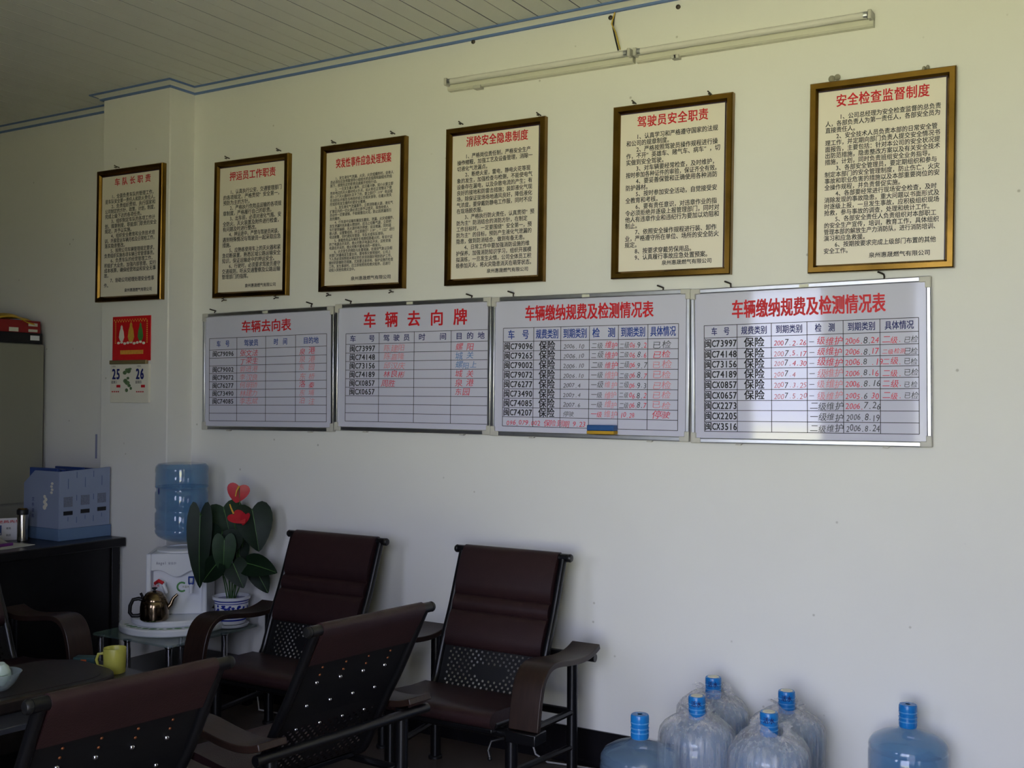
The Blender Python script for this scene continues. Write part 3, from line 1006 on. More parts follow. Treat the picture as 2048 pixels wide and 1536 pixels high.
def catmull(pts, sub=4):
    P = [Vector(p) for p in pts]
    out = []
    for i in range(len(P) - 1):
        p0, p1, p2, p3 = P[max(i - 1, 0)], P[i], P[i + 1], P[min(i + 2, len(P) - 1)]
        for k in range(sub):
            t = k / sub
            out.append(.5 * ((2 * p1) + (p2 - p0) * t + (2 * p0 - 5 * p1 + 4 * p2 - p3) * t * t + (3 * p1 - p0 - 3 * p2 + p3) * t ** 3))
    out.append(P[-1])
    return out


class Prof:
    def __init__(s, pts):
        s.p = catmull(pts, 5)
        s.s = [0.]
        for a, b in zip(s.p, s.p[1:]):
            s.s.append(s.s[-1] + (b - a).length)
        s.L = s.s[-1]

    def at(s, q):
        q = max(0, min(s.L, q))
        for i in range(len(s.s) - 1):
            if q <= s.s[i + 1]:
                t = (q - s.s[i]) / max(1e-9, s.s[i + 1] - s.s[i])
                p = s.p[i].lerp(s.p[i + 1], t)
                d = (s.p[i + 1] - s.p[i]).normalized()
                return p, Vector((d.y, -d.x))      # normal towards the sitter (front/up)
        return s.p[-1], Vector((0, 1))

    def find_z(s, z):
        for i in range(len(s.p) - 1):
            if s.p[i].y >= z >= s.p[i + 1].y:
                return s.s[i]
        return s.L


ARM = [(.000, .572), (-.050, .556), (-.110, .548), (-.180, .550), (-.250, .558), (-.320, .568), (-.380, .570), (-.425, .556), (-.462, .520), (-.484, .465), (-.497, .405), (-.506, .345)]


def chair(label, loc, rotz, half=.28, arm_c=.377, arm_w=.125, lean=0., studs=False, holes=True, lever=False, zs=1.):
    t = thing('reclining_armchair', label, 'chair', loc, rotz, 'brown reclining armchairs')
    pr = Prof(recline(BACK, lean))
    # rail with round end caps
    p0, n0 = pr.at(0)
    MB().cyl((-half - .004, p0.x, p0.y), (half + .004, p0.x, p0.y), .017, 14).build('top_rail', BLACKM, t)
    for s_ in (-1, 1):
        m = MB()
        m.lathe([(1e-4, -.012), (.012, -.011), (.0165, -.004), (.0175, .004), (.014, .010), (1e-4, .012)], 14)
        o = m.build('rail_end_cap', BLACKP, t)
        o.location = (s_ * (half + .010), p0.x, p0.y)
        o.rotation_euler = (0, rad(90) * s_, 0)
    # side tubes follow the back and the seat
    for s_ in (-1, 1):
        pts = [(s_ * (half - .018), q.x, q.y) for q in pr.p[::2]]
        MB().tube(pts, .016, 10).build('side_tube', BLACKM, t)
    # perforated sheet
    hw = half - .030
    sA = pr.find_z(.545) if not lean else pr.find_z(.52)
    sB = pr.find_z(.352)
    cellw = .0137
    m = MB()
    ncol = int(2 * hw / cellw)
    cw = 2 * hw / ncol

    def pt(x, s_):
        p, n = pr.at(s_)
        return (x, p.x, p.y)
    # plain upper part
    k = 10
    for i in range(k):
        a, b = .01 + (sA - .01) * i / k, .01 + (sA - .01) * (i + 1) / k
        m.add([pt(-hw, a), pt(hw, a), pt(hw, b), pt(-hw, b)], [(0, 1, 2, 3)])
    nrow = max(2, int((sB - sA) / cellw))
    ch = (sB - sA) / nrow
    for r in range(nrow):
        sc = sA + (r + .5) * ch
        for c in range(ncol):
            xc = -hw + (c + .5) * cw
            sq = [(-1, -1), (0, -1), (1, -1), (1, 0), (1, 1), (0, 1), (-1, 1), (-1, 0)]
            oval = (xc / .085) ** 2 + ((r - nrow * .55) * ch / .032) ** 2 < 1
            edge = c < 2 or c >= ncol - 2
            if holes and (r + c) % 2 == 0 and not oval and not edge:
                vs = [pt(xc + a * cw / 2, sc + b * ch / 2) for a, b in sq]
                R = .0053
                vs += [pt(xc + R * a / math.hypot(a, b), sc + R * b / math.hypot(a, b)) for a, b in sq]
                m.add(vs, [(i, (i + 1) % 8, 8 + (i + 1) % 8, 8 + i) for i in range(8)])
            else:
                vs = [pt(xc + a * cw / 2, sc + b * ch / 2) for a, b in ((-1, -1), (1, -1), (1, 1), (-1, 1))]
                m.add(vs, [(0, 1, 2, 3)])
    k = 12
    for i in range(k):
        a, b = sB + (pr.L - sB) * i / k, sB + (pr.L - sB) * (i + 1) / k
        m.add([pt(-hw, a), pt(hw, a), pt(hw, b), pt(-hw, b)], [(0, 1, 2, 3)])
    m.build('perforated_panel', PERFM, t, fix=False)
    # back cushion wrapping over the rail, with two pinched folds in front and a flap behind
    S1, S2, S3 = .195, .262, (.415 if not lean else .40)
    front = [(S3, .004), (S3 - .012, .020), (S3 - .05, .027), (S2 + .03, .027), (S2 + .010, .022), (S2, .010), (S2 - .008, .021), (S2 - .03, .028), (S1 + .012, .024), (S1, .010), (S1 - .010, .024), (S1 - .05, .034), (.08, .034), (.03, .030), (.004, .026)]
    loop = []
    for s_, d in front:
        p, n = pr.at(s_)
        # front side is towards -y
        nn = Vector((-abs(n.x), abs(n.y))) if True else n
        loop.append((p.x + nn.x * d, p.y + nn.y * d))
    c0 = p0
    for a in (120, 90, 60, 30, 0):
        loop.append((c0.x + .0215 * math.cos(rad(a)), c0.y + .0215 * math.sin(rad(a))))
    flap = .125

    def rear(s_, d):
        p, n = pr.at(s_)
        nn = Vector((abs(n.x), -abs(n.y)))
        return (p.x + nn.x * d, p.y + nn.y * d)
    loop += [rear(.03, .018), rear(.07, .013), rear(flap, .010), rear(flap, .004), rear(.05, .003), rear(.03, -.003), rear(S1, -.003), rear(S2, -.003), rear(S3, -.003)]
    cwid = half - .034
    MB().prism(loop, -cwid, cwid, 'x').build('back_cushion', LEATHER, t, smooth=50)
    # seat cushion with a rolled front
    loop = [(-.205, .352), (-.205, .372), (-.230, .384), (-.330, .386), (-.450, .398), (-.520, .402), (-.548, .396), (-.562, .380), (-.562, .360), (-.550, .345), (-.530, .3405), (-.520, .356), (-.440, .352), (-.330, .344), (-.250, .345)]
    MB().prism(loop, -half + .005, half - .005, 'x').build('seat_cushion', LEATHER, t, smooth=50)
    # arms: bent laminated boards
    for s_ in (-1, 1):
        P = catmull([(a, b * zs) for a, b in ARM], 3)
        N = []
        for i in range(len(P)):
            d = (P[min(i + 1, len(P) - 1)] - P[max(0, i - 1)]).normalized()
            N.append(Vector((-d.y, d.x)))
        outer = [(p.x, p.y) for p in P]
        inner = [((p + n * .022).x, (p + n * .022).y) for p, n in zip(P, N)]
        loop = outer + inner[::-1]
        MB().prism(loop, s_ * arm_c - arm_w / 2, s_ * arm_c + arm_w / 2, 'x').build('armrest', ARMWOOD, t, smooth=35, bevel=.003)
    px = arm_c - .035
    # rear cross tube under the arm ends
    MB().cyl((-arm_c - .05, -.014, .517 * zs), (arm_c + .05, -.014, .517 * zs), .0165, 14).build('rear_cross_tube', BLACKM, t)
    for s_ in (-1, 1):
        MB().cyl((s_ * px, -.050, .0), (s_ * px, -.050, .530 * zs), .022, 14).build('leg', BLACKM, t)
        fx = arm_c - .087
        MB().cyl((s_ * fx, -.440, .0), (s_ * fx, -.440, .300), .024, 14).build('leg', BLACKM, t)
        for lx, ly in ((px, -.050), (fx, -.440)):
            MB().lathe([(.030, .001), (.030, .010), (.025, .014)], 14, (s_ * lx, ly, 0)).build('foot', BLACKP, t)
        MB().tube([(s_ * px, -.060, .300), (s_ * (fx + .03), -.430, .300)], .014, 8).build('side_rail', BLACKM, t)
        MB().tube([(s_ * px, -.060, .160), (s_ * fx, -.430, .160)], .013, 8).build('stretcher', BLACKM, t)
        MB().box(s_ * arm_c - arm_w / 2, s_ * arm_c + arm_w / 2, -.525, -.44, .300, .342).build('arm_bracket', BLACKM, t, bevel=.004)
    MB().cyl((-arm_c, -.470, .312), (arm_c, -.470, .312), .018, 12).build('front_cross_tube', BLACKM, t)
    MB().box(-half + .02, half - .02, -.525, -.230, .318, .335).build('seat_pan', BLACKM, t, bevel=.003)
    MB().cyl((-px, -.060, .300), (px, -.060, .300), .016, 10).build('rear_stretcher', BLACKM, t)
    if lever:
        m = MB()
        m.tube([(arm_c - .09, -.49, .30), (arm_c - .12, -.53, .295), (arm_c - .13, -.535, .262), (arm_c - .122, -.535, .236)], .006, 8)
        m.sphere((arm_c - .122, -.535, .232), .009, 10)
        m.build('recline_lever', BLACKP, t)
    if studs:
        for c in range(4):
            xx = (-.15 + .1 * c) * half / .26
            for s_, r_, mm in ((.150, .0042, COPPER), (.178, .0042, COPPER), (.208, .0075, CHROME), (.300, .0070, CHROME), (.395, .0065, CHROME)):
                m = MB().lathe([(r_, 0), (r_ * .92, r_ * .4), (r_ * .6, r_ * .75), (1e-4, r_ * .9)], 10)
                o = m.build('stud', mm, t)
                p, n = pr.at(s_)
                nn = Vector((abs(n.x), -abs(n.y)))
                o.location = (xx, p.x + nn.x * .001, p.y + nn.y * .001)
                o.rotation_euler = Vector((0, nn.x, nn.y)).to_track_quat('Z', 'X').to_euler()
    return t


chair('brown leather reclining armchair against the wall beside the potted plant', (-2.775, -.215, 0), 0, lever=True)
chair('brown leather reclining armchair against the wall nearest the water bottles', (-1.818, -.210, 0), 0, .266, .368, lever=True)
chair('armchair seen from behind, the farther of the two with studded black backs', (-1.648, -1.453, 0), rad(-98), .25, .312, .105, .131, True, zs=.962)
chair('nearest armchair seen from behind at the bottom left, studs in its black back', (-1.655, -2.353, 0), rad(-98), .255, .315, .105, .131, True, zs=.962)
chair('armchair in deep shade facing right in front of the black desk', (-4.085, -1.335, 0), rad(90))

# ================================================================ GLASS SIDE TABLE, DISPENSER, KETTLE, PLANT
t = thing('glass_side_table', 'low glass-topped side table with chrome legs in the corner', 'table', (-3.66, -.34, 0))
gx0, gx1, gy0, gy1 = -.275, .272, -.295, .285
MB().prism(rounded_rect(gx0, gx1, gy0, gy1, .02, 3), .392, .402, 'z').build('glass_top', GLASS, t, bevel=.002)
for lx, ly in ((gx0 + .03, gy0 + .03), (.235, gy0 + .03), (gx0 + .03, gy1 - .04), (.235, gy1 - .20), (-.05, gy0 + .03)):
    MB().lathe([(.022, .232), (.022, .240), (.015, .246), (.015, .380), (.020, .385), (.020, .3915)], 16, (lx, ly, 0)).build('leg', CHROME, t)
MB().prism(rounded_rect(gx0 - .01, gx1, gy0 - .01, gy1, .02, 3), .205, .232, 'z').build('lower_shelf', DESKW, t, bevel=.003)
for lx in (gx0 + .03, .235):
    for ly in (gy0 + .03, gy1 - .04):
        MB().box(lx - .02, lx + .02, ly - .02, ly + .02, 0, .204).build('base_leg', DESKW, t, bevel=.003)

DR = rad(38)
t = thing('water_dispenser', 'white tabletop water dispenser with hot and cold taps, on the glass table', 'dispenser', (-3.738, -.250, .4025), DR)
tray = MB()
tl = []
for i in range(25):
    a = math.pi + math.pi * i / 24
    tl.append((-.02 + .265 * math.cos(a), -.06 + .28 * math.sin(a)))
tl += [(.245, .02), (.15, .13), (-.15, .13), (-.17, .04)]
tray.prism(tl, 0, .036, 'z').build('base_tray', WHITEP, t, bevel=.008, seg=3)
tl2 = [(x * .80, -.05 + (y + .05) * .80) for x, y in tl]
MB().prism(tl2, .036, .066, 'z').build('drip_step', WHITEP, t, bevel=.008, seg=3)
m = MB()
for i in range(14):
    a = math.pi * (1.15 + .7 * i / 13)
    m.sphere((-.02 + .235 * math.cos(a), -.06 + .245 * math.sin(a), .0365), .013 + .004 * (i % 3), 8, sy=.6, sz=.06)
m.build('green_floral_print', GREENP, t)['kind'] = 'stuff'
bw, bd = .148, .14
body = MB()
body.box(-bw, -bw + .026, -bd, bd, .066, .375)
body.box(bw - .026, bw, -bd, bd, .066, .375)
body.box(-bw + .026, bw - .026, -bd + .035, bd, .066, .375)
body.build('body', WHITEP, t, bevel=.008, seg=3)
hl = [(-bw + .026, .375), (-bw + .026, .290)]
for i in range(13):
    q = i / 12
    hl.append((-bw + .030 + q * (2 * bw - .060), .290 - .020 * math.sin(math.pi * q) + .012 * math.sin(3 * math.pi * q)))
hl += [(bw - .026, .290), (bw - .026, .375)]
MB().prism(hl, -bd, -bd + .034, 'y').build('header', WHITEP, t, bevel=.003)
MB().lathe([(.120, .375), (.118, .382), (.095, .392), (.072, .394), (.072, .388)], 28).build('bottle_collar', WHITEP, t)
w = Writing(.01)
w.put('Angel', -.098, .322, .020, .9, half=.56)
w.put('安吉尔', -.040, .322, .014, .95)
w.build('brand_lettering', mat('grey_ink', (120, 122, 140), .5), t, -bd - .001)
w = Writing(.01)
w.put('热水', -.118, .205, .016)
w.build('hot_lettering', RED_INK, t, -bd + .034)
w = Writing(.01)
w.put('冷温水', .022, .200, .012)
w.build('cold_lettering', mat('olive_ink', (120, 120, 60), .5), t, -bd + .034)
for sx_, mm, nm in ((-.060, RED_INK, 'hot'), (.075, BLUE_INK, 'cold')):
    tp = MB()
    tp.cyl((sx_, -bd + .036, .225), (sx_, -bd - .020, .222), .011, 12)
    tp.tube([(sx_, -bd - .014, .224), (sx_ + (.012 if nm == 'hot' else 0), -bd - .018, .200), (sx_ + (.016 if nm == 'hot' else 0), -bd - .018, .182)], .010, 10)
    tap = tp.build('tap', WHITEP, t)
    lv = MB()
    if nm == 'hot':
        lv.tube([(sx_ - .045, -bd + .02, .226), (sx_ - .022, -bd - .012, .244), (sx_ + .002, -bd - .020, .232)], .009, 8)
    else:
        lv.box(sx_ - .014, sx_ - .008, -bd - .024, -bd - .012, .226, .262).box(sx_ + .008, sx_ + .014, -bd - .024, -bd - .012, .226, .262)
        lv.box(sx_ - .014, sx_ + .014, -bd - .024, -bd - .012, .256, .264).box(sx_ - .010, sx_ + .010, -bd - .022, -bd - .010, .222, .232)
    lv.build('tap_lever', mm, tap, bevel=.002)
rg = MB()
for i in range(14):
    a = rad(60 + 240 * i / 13)
    rg.sphere((.022 + .022 * math.cos(a), -bd + .0335, .204 + .022 * math.sin(a)), .005, 6, sy=.1)
rg.build('green_crescent_print', GREENP, t)['kind'] = 'stuff'


def bottle_prof(h_body=.36):
    return [(.085, .0), (.118, .004), (.132, .018), (.135, .036), (.132, .060), (.134, .075), (.134, .120), (.1285, .130), (.128, .140), (.134, .150), (.134, .225), (.1285, .235), (.128, .245), (.134, .255),
            (.134, .325), (.130, .334), (.1335, .342), (.131, .356), (.120, .372), (.096, .386), (.062, .398), (.036, .406), (.029, .414), (.0275, .424)]


# inverted bottle on the dispenser
t = thing('dispenser_bottle', 'blue water bottle standing upside down on the white dispenser', 'bottle', (-3.745, -.245, .7975))
pf = [(r, .424 - z) for r, z in bottle_prof()][::-1]
pf = [(r * .985, z) for r, z in pf if z > .012]
MB().lathe(pf, 40).build('bottle_shell', WATERB, t)
MB().lathe([(1e-4, .30), (.131, .3005), (.131, .306), (1e-4, .3065)], 36).build('water_surface', BOTTLE, t)
m = MB()
m.sphere((0, 0, 0), .012, 10, sy=.3, sx=.5, sz=1.4)
o = m.build('printed_logo', NAVY_INK, t)
o.location = (-.098 * math.cos(DR) + .088 * math.sin(DR) - .0, -.098 * math.sin(DR) - .088 * math.cos(DR), .285)
o.rotation_euler = (0, 0, DR - rad(48))

# kettle
t = thing('kettle', 'bronze-tinted steel kettle with black handle, on the dispenser tray', 'kettle', (-3.660, -.488, .4705), rad(42))
t.scale = (1.08, 1.08, 1.12)
MB().lathe([(.056, 0), (.062, .006), (.0635, .020), (.062, .060), (.058, .082), (.056, .084), (.0565, .087), (.048, .103), (.042, .108)], 32).build('body', KETTLE, t)
lid = MB().lathe([(.042, .1085), (.040, .113), (.030, .121), (.012, .126), (1e-4, .127)], 28).build('lid', KETTLE, t)
MB().lathe([(.006, .1265), (.005, .132), (.012, .136), (.012, .140), (1e-4, .143)], 16).build('knob', BLACKP, lid)
MB().tube([(.052, 0, .045), (.072, 0, .065), (.082, 0, .092), (.100, 0, .108)], .012, 10, r_end=.006).build('spout', KETTLE, t)
MB().tube([(-.050, 0, .088), (-.068, 0, .094), (-.092, 0, .090), (-.104, 0, .065), (-.106, 0, .035), (-.095, 0, .020), (-.070, 0, .020), (-.058, 0, .024)], .0085, 10).build('handle', BLACKP, t)
MB().tube([(-.050, 0, .086), (-.054, 0, .106), (-.060, 0, .118)], .006, 8).build('lid_hinge', BLACKP, t)

# potted anthurium
PC = (-3.480, -.155)
t = thing('potted_anthurium', 'anthurium with red flowers in a blue and white porcelain pot', 'plant', (PC[0], PC[1], .4025))
MB().lathe([(.062, 0), (.082, .004), (.088, .016), (.084, .018), (.070, .012), (1e-4, .010)], 32).build('saucer', PORC, t)
pot = MB().lathe([(.058, .013), (.070, .020), (.080, .060), (.083, .110), (.085, .135), (.094, .140), (.095, .152), (.088, .154), (.084, .148), (.080, .125), (1e-4, .122)], 40).build('pot', PORC, t)
for zz, rr, hh in ((.134, .0853, .003), (.122, .0842, .002), (.052, .0785, .002), (.040, .0755, .004)):
    MB().lathe([(rr + .0004, zz - hh), (rr + .0008, zz), (rr + .0004, zz + hh)], 40).build('glaze_band', COBALT, pot)
m = MB()
for i in range(84):
    a = 2 * math.pi * i / 84 + random.uniform(-.04, .04)
    zz = random.uniform(.062, .112)
    rr = .0802 + (zz - .06) * .055
    c_ = (rr * math.cos(a), rr * math.sin(a), zz)
    k0 = len(m.v)
    m.sphere((0, 0, 0), .0085, 8)
    sx_, sz_ = random.uniform(.5, 1.2), random.uniform(.3, 1.1)
    for q in range(k0, len(m.v)):
        x_, y_, z_ = m.v[q]
        x_, y_, z_ = x_ * .12, y_ * sx_, z_ * sz_
        m.v[q] = (c_[0] + x_ * math.cos(a) - y_ * math.sin(a), c_[1] + x_ * math.sin(a) + y_ * math.cos(a), c_[2] + z_)
m.build('glaze_scrollwork', COBALT, pot)['kind'] = 'stuff'
MB().lathe([(.0805, .1265), (.05, .131), (1e-4, .134)], 24).build('soil', SOIL, t)

OUT = [(.0, .03), (.07, -.07), (.17, -.135), (.29, -.15), (.40, -.09), (.475, .03), (.50, .17), (.475, .34), (.41, .52), (.31, .69), (.19, .84), (.08, .95), (.0, 1.0)]


def leaf(name, base, tip, width, nrm, material, curl=.25, droop=.12, rib=True):
    B, T_ = Vector(base), Vector(tip)
    d = T_ - B
    Ln = d.length
    d.normalize()
    n = Vector(nrm)
    n = (n - d * n.dot(d)).normalized()
    s = d.cross(n)
    m = MB()

    def P(x, y):
        X = x * width
        hgt = curl * abs(X) - droop * Ln * (y - .35) ** 2 * 1.6 - .35 * X * X / width
        return B + d * (y * Ln) + s * X + n * hgt
    for sg in (1, -1):
        rows = []
        for x, y in OUT:
            rows.append([P(0, max(0.0, y)), P(sg * x * .5, (max(0, y) + y) / 2), P(sg * x, y)])
        vs = [p for r in rows for p in r]
        fs = []
        for i in range(len(rows) - 1):
            for j in range(2):
                f = (i * 3 + j, i * 3 + j + 1, i * 3 + 4 + j, i * 3 + 3 + j)
                fs.append(f if sg > 0 else f[::-1])
        m.add(vs, fs)
    o = m.build(name, material, t, smooth=60, fix=False)
    o.location = -Vector(t.location)
    if rib:
        MB().tube([P(0, y) + n * .001 for y in (0, .25, .5, .75, .96)], .0022, 5, r_end=.0008).build('midrib', RIB, o)
    return o


def stem(a, b, bow=(0, 0, .04), r=.0032):
    A = Vector(a)
    Bv = Vector(b)
    pts = []
    for i in range(7):
        q = i / 6
        pts.append(A.lerp(Bv, q) + Vector(bow) * math.sin(math.pi * q))
    o = MB().tube(pts, r, 6).build('stem', STEM, t)
    o.location = -Vector(t.location)


CV = Vector((.66, -.75, .08))     # roughly towards the room
LV = [((-3.470, -.38, .990), (-3.470, -.385, .620), .125, (.55, -.82, .1), LEAF, .3),
      ((-3.537, -.16, 1.000), (-3.478, -.16, .830), .185, (.6, -.7, .35), LEAF2, .15),
      ((-3.380, -.32, .900), (-3.430, -.325, .735), .205, (.5, -.6, .6), LEAF, -.1),
      ((-3.345, -.34, .870), (-3.350, -.34, .690), .115, (.7, -.7, .1), LEAF2, .2),
      ((-3.300, -.20, 1.005), (-3.245, -.205, .800), .185, (.75, -.65, .1), LEAF, .25),
      ((-3.275, -.26, .750), (-3.092, -.25, .722), .125, (.35, -.75, .55), LEAF, .15),
      ((-3.375, -.36, .750), (-3.478, -.36, .648), .115, (.55, -.75, .35), LEAF, .1),
      ((-3.325, -.30, .748), (-3.255, -.30, .636), .120, (.6, -.75, .3), LEAF, .2),
      ((-3.415, -.20, .845), (-3.370, -.19, .718), .130, (.7, -.6, .3), LEAF, .1),
      ((-3.300, -.17, .700), (-3.235, -.15, .590), .100, (.7, -.6, .3), LEAF, .1)]
for b, tp, wd, nn, mm, cu in LV:
    leaf('leaf', b, tp, wd, nn, mm, cu)
    q = Vector(b)
    stem((PC[0] + (q.x - PC[0]) * .12, PC[1] + (q.y - PC[1]) * .12, .53), b, bow=((q.x - PC[0]) * -.10, (q.y - PC[1]) * -.1, .02))
for b, tp, wd, nn, dz in (((-3.350, -.24, 1.118), (-3.366, -.245, 1.035), .112, (.62, -.78, .1), 1), ((-3.345, -.28, .985), (-3.275, -.275, .945), .085, (.25, -.55, .8), 0)):
    sp = leaf('spathe', b, tp, wd, nn, SPATHE, .12, .05, rib=False)
    q = Vector(b) + Vector(nn) * .004
    MB().tube([q, q + Vector((-.006, -.008, -.022 if dz else .02)) + Vector(nn) * .012, q + Vector((-.010, -.01, -.050 if dz else .032)) + Vector(nn) * .018], .0045, 8, r_end=.0028).build('spadix', SPADIX, sp)
    stem((PC[0] + .02, PC[1] - .02, .53), b, bow=(.03, 0, .0), r=.003)
leaf('spathe', (-3.282, -.262, .985), (-3.300, -.262, .930), .05, (.9, -.3, .3), SPATHE, .1, .05, rib=False)

# cables behind the table and the chair
o = MB().tube([(-3.33, -.03, .52), (-3.30, -.04, .30), (-3.36, -.10, .12), (-3.28, -.16, .012), (-3.05, -.13, .006)], .004, 6).build('power_cable', WWIRE)
tag(o, 'thin white cable looping down the wall behind the glass table', 'cable')
o = MB().tube([(-1.80, -.05, .22), (-1.79, -.06, .09), (-1.76, -.07, .03), (-1.70, -.07, .006), (-1.60, -.05, .005), (-1.45, -.04, .005)], .004, 6).build('power_cable', WWIRE)
tag(o, 'thin white cable on the floor under the chair nearest the bottles', 'cable')

# ================================================================ DESK AND WHAT IS ON IT
t = thing('desk', 'black lacquered desk standing square to the pillar', 'desk', (-4.62, -1.05, 0))
MB().box(-.36, .385, -.90, .865, .752, .800).build('desk_top', DESKW, t, bevel=.006)
MB().box(.315, .345, -.86, .845, .06, .7515).build('front_panel', DESKW, t, bevel=.002)
MB().box(-.33, .314, .815, .845, .06, .7515).build('end_panel', DESKW, t, bevel=.002)
MB().box(-.33, .314, -.86, -.83, .06, .7515).build('end_panel', DESKW, t, bevel=.002)
MB().box(.346, .357, .80, .845, .0, .7515).build('corner_post', DESKW, t, bevel=.002)
MB().box(-.31, .335, -.84, .835, .0, .0598).build('plinth', DESKW, t, smooth=0)

# magazine file set
t = thing('file_organizer', 'light blue card magazine file set with label windows, on the desk', 'file box', (-4.530, -.334, .8005), rad(-3))
fx, fy, fh = .160, .152, .362
MB().box(-fx - .005, fx + .005, -fy - .005, fy + .005, 0, .062).build('base_tray', FILEB2, t, bevel=.002)
fp = MB()
fp.prism([(-fy, .0625), (fy, .0625), (fy, fh + .012), (-fy, fh)], fx - .006, fx, 'x')
front = fp.build('front_panel', FILEB, t, bevel=.0015)
MB().prism([(-fx, .0625), (fx - .0065, .0625), (fx - .0065, fh), (-fx + .10, fh), (-fx, fh - .07)], -fy, -fy + .005, 'y').build('side_panel', FILEB, t, bevel=.001)
MB().prism([(-fx, .0625), (fx - .0065, .0625), (fx - .0065, fh), (-fx + .10, fh), (-fx, fh - .07)], fy - .005, fy, 'y').build('side_panel', FILEB, t, bevel=.001)
MB().box(-fx, -fx + .005, -fy + .0055, fy - .0055, .0625, fh - .08).build('back_panel', FILEB, t, bevel=.001)
for yy in (-fy / 3, fy / 3):
    MB().box(-fx + .006, fx - .007, yy - .0015, yy + .0015, .0625, fh - .06).build('divider', FILEB, t, smooth=0)
MESHL = mat('mesh_label', (112, 118, 138), .7, var=.25, scale=220)
for k in range(3):
    yc = -fy + (k + .5) * 2 * fy / 3
    dz = .004 * k
    MB().box(fx + .0002, fx + .001, yc - .026, yc + .026, .176 + dz, .228 + dz).build('label_window', MESHL, front, smooth=0)
    MB().box(fx + .0002, fx + .001, yc - .027, yc + .027, .132 + dz, .153 + dz).build('finger_slot', BLACKP, front, smooth=0)
    MB().box(fx + .0002, fx + .0008, yc - .001, yc + .001, .270 + dz, .322 + dz).build('cut_line', NAVYP, front, smooth=0)
    MB().box(fx + .0002, fx + .0008, yc - .001, yc + .001, .100 + dz, .122 + dz).build('cut_line', NAVYP, front, smooth=0)
    if k:
        y2 = yc - fy / 3
        for z0_, z1_ in ((.325, .358), (.205, .235), (.088, .120)):
            MB().box(fx + .0002, fx + .0008, y2 - .001, y2 + .001, z0_, z1_).build('cut_line', NAVYP, front, smooth=0)
m = MB()
for i in range(5):
    m.sphere((.03 + .012 * (i % 2), -fy - .0005, .17 + i * .014), .016 - .001 * i, 8, sy=.05, sz=.8)
for i in range(4):
    m.sphere((.09 + .006 * (i % 2), -fy - .0005, .25 + i * .016), .012, 8, sy=.05, sz=.6)
m.build('printed_flower', CALPAGE, t)['kind'] = 'stuff'
w = Writing(.01)
for i, c_ in enumerate('文件资料'):
    w.put(c_, -.085, .20 - i * .030, .024)
w.build('side_lettering', NAVY_INK, t, -fy - .0008)
for k, (yy, hh) in enumerate(((-.125, .378), (-.090, .370), (-.018, .366), (.030, .376), (.085, .370), (.122, .364))):
    o = MB().box(-.13, .10, -.009, .009, 0, hh - .065).build('ring_folder', NAVYP, bevel=.003)
    o.location = (-4.535, -.334 + yy, .8634)
    tag(o, 'navy blue folder in the light blue file set, %s from the near end' % ('first', 'second', 'third', 'fourth', 'fifth', 'last')[k], 'folder', 'folders in the file set')

# thermos flask
t = thing('thermos_flask', 'slim steel thermos flask with black lid on the desk', 'flask', (-4.545, -.590, .8005))
MB().lathe([(.024, 0), (.0265, .003), (.0265, .135), (.0255, .139)], 24).build('body', STEELT, t)
MB().lathe([(.0285, .1395), (.0290, .146), (.0288, .163), (.026, .167)], 24).build('lid', BLACKP, t)
MB().lathe([(.024, .1672), (.022, .1715), (1e-4, .173)], 20).build('lid_disc', BRASS, t)

# staff card stand
t = thing('name_card_stand', 'white upright name card with a small portrait photo, on the desk', 'card', (-4.655, -.610, .8005), rad(62))
MB().prism([(-.012, 0), (-.009, .115), (.0, .115), (.030, 0)], -.085, .085, 'x').build('card', mat('white_card', (226, 224, 226), .4, var=.02), t, smooth=0)
MB().box(-.062, -.022, -.0131, -.0118, .028, .080).build('photo_ground', NAVYP, t, smooth=0)
m = MB()
m.sphere((-.042, -.0132, .058), .010, 10, sy=.08, sz=1.25)
m.build('photo_face', SKIN, t)
m = MB()
m.sphere((-.042, -.0131, .036), .016, 10, sy=.06, sz=.55)
m.build('photo_shirt', PORC, t)
w = Writing(.02)
w.fit('党员先锋岗'[:4], -.045, .075, .092, .015)
w.build('red_lettering', RED_INK, t, -.0132)
w = Writing(.01)
w.put('姓名', .0, .058, .012)
w.put('科员', .0, .022, .012)
w.build('black_lettering', BLACK_INK, t, -.0132)
# small carton and papers
t = thing('small_carton', 'small white and orange carton between the flask and the file set', 'box', (-4.735, -.520, .8005), rad(40))
MB().box(-.032, .032, -.02, .02, 0, .098).build('carton', CALPAGE, t, bevel=.001)
MB().box(-.030, .030, -.0212, -.0202, .008, .050).build('orange_print', ORANGE, t, smooth=0)
MB().box(-.012, .012, -.0212, -.0202, .060, .078).build('dark_print', BLACKP, t, smooth=0)
t = thing('paper_pad', 'white paper pad with a purple bound edge lying on the desk', 'paper', (-4.47, -.83, .8005), rad(8))
MB().box(-.13, .13, -.17, .17, 0, .003).build('loose_sheet', mat('white_sheet', (214, 214, 206), .7, var=.02), t, smooth=0)
sh = MB()
for i in range(9):
    a = i / 8
    sh.v += [(-.14 + .20 * a, -.20, .004 + .11 * (1 - a) ** 1.6), (-.14 + .20 * a, .10, .004 + .11 * (1 - a) ** 1.6)]
sh.f = [(2 * i, 2 * i + 2, 2 * i + 3, 2 * i + 1) for i in range(8)]
o = sh.build('lifted_sheet', mat('white_sheet', (214, 214, 206)), t)
sd = o.modifiers.new('solid', 'SOLIDIFY')
sd.thickness = .0012
MB().box(.045, .070, -.20, .09, .0035, .018).build('bound_edge', PURPLE, t, bevel=.003)

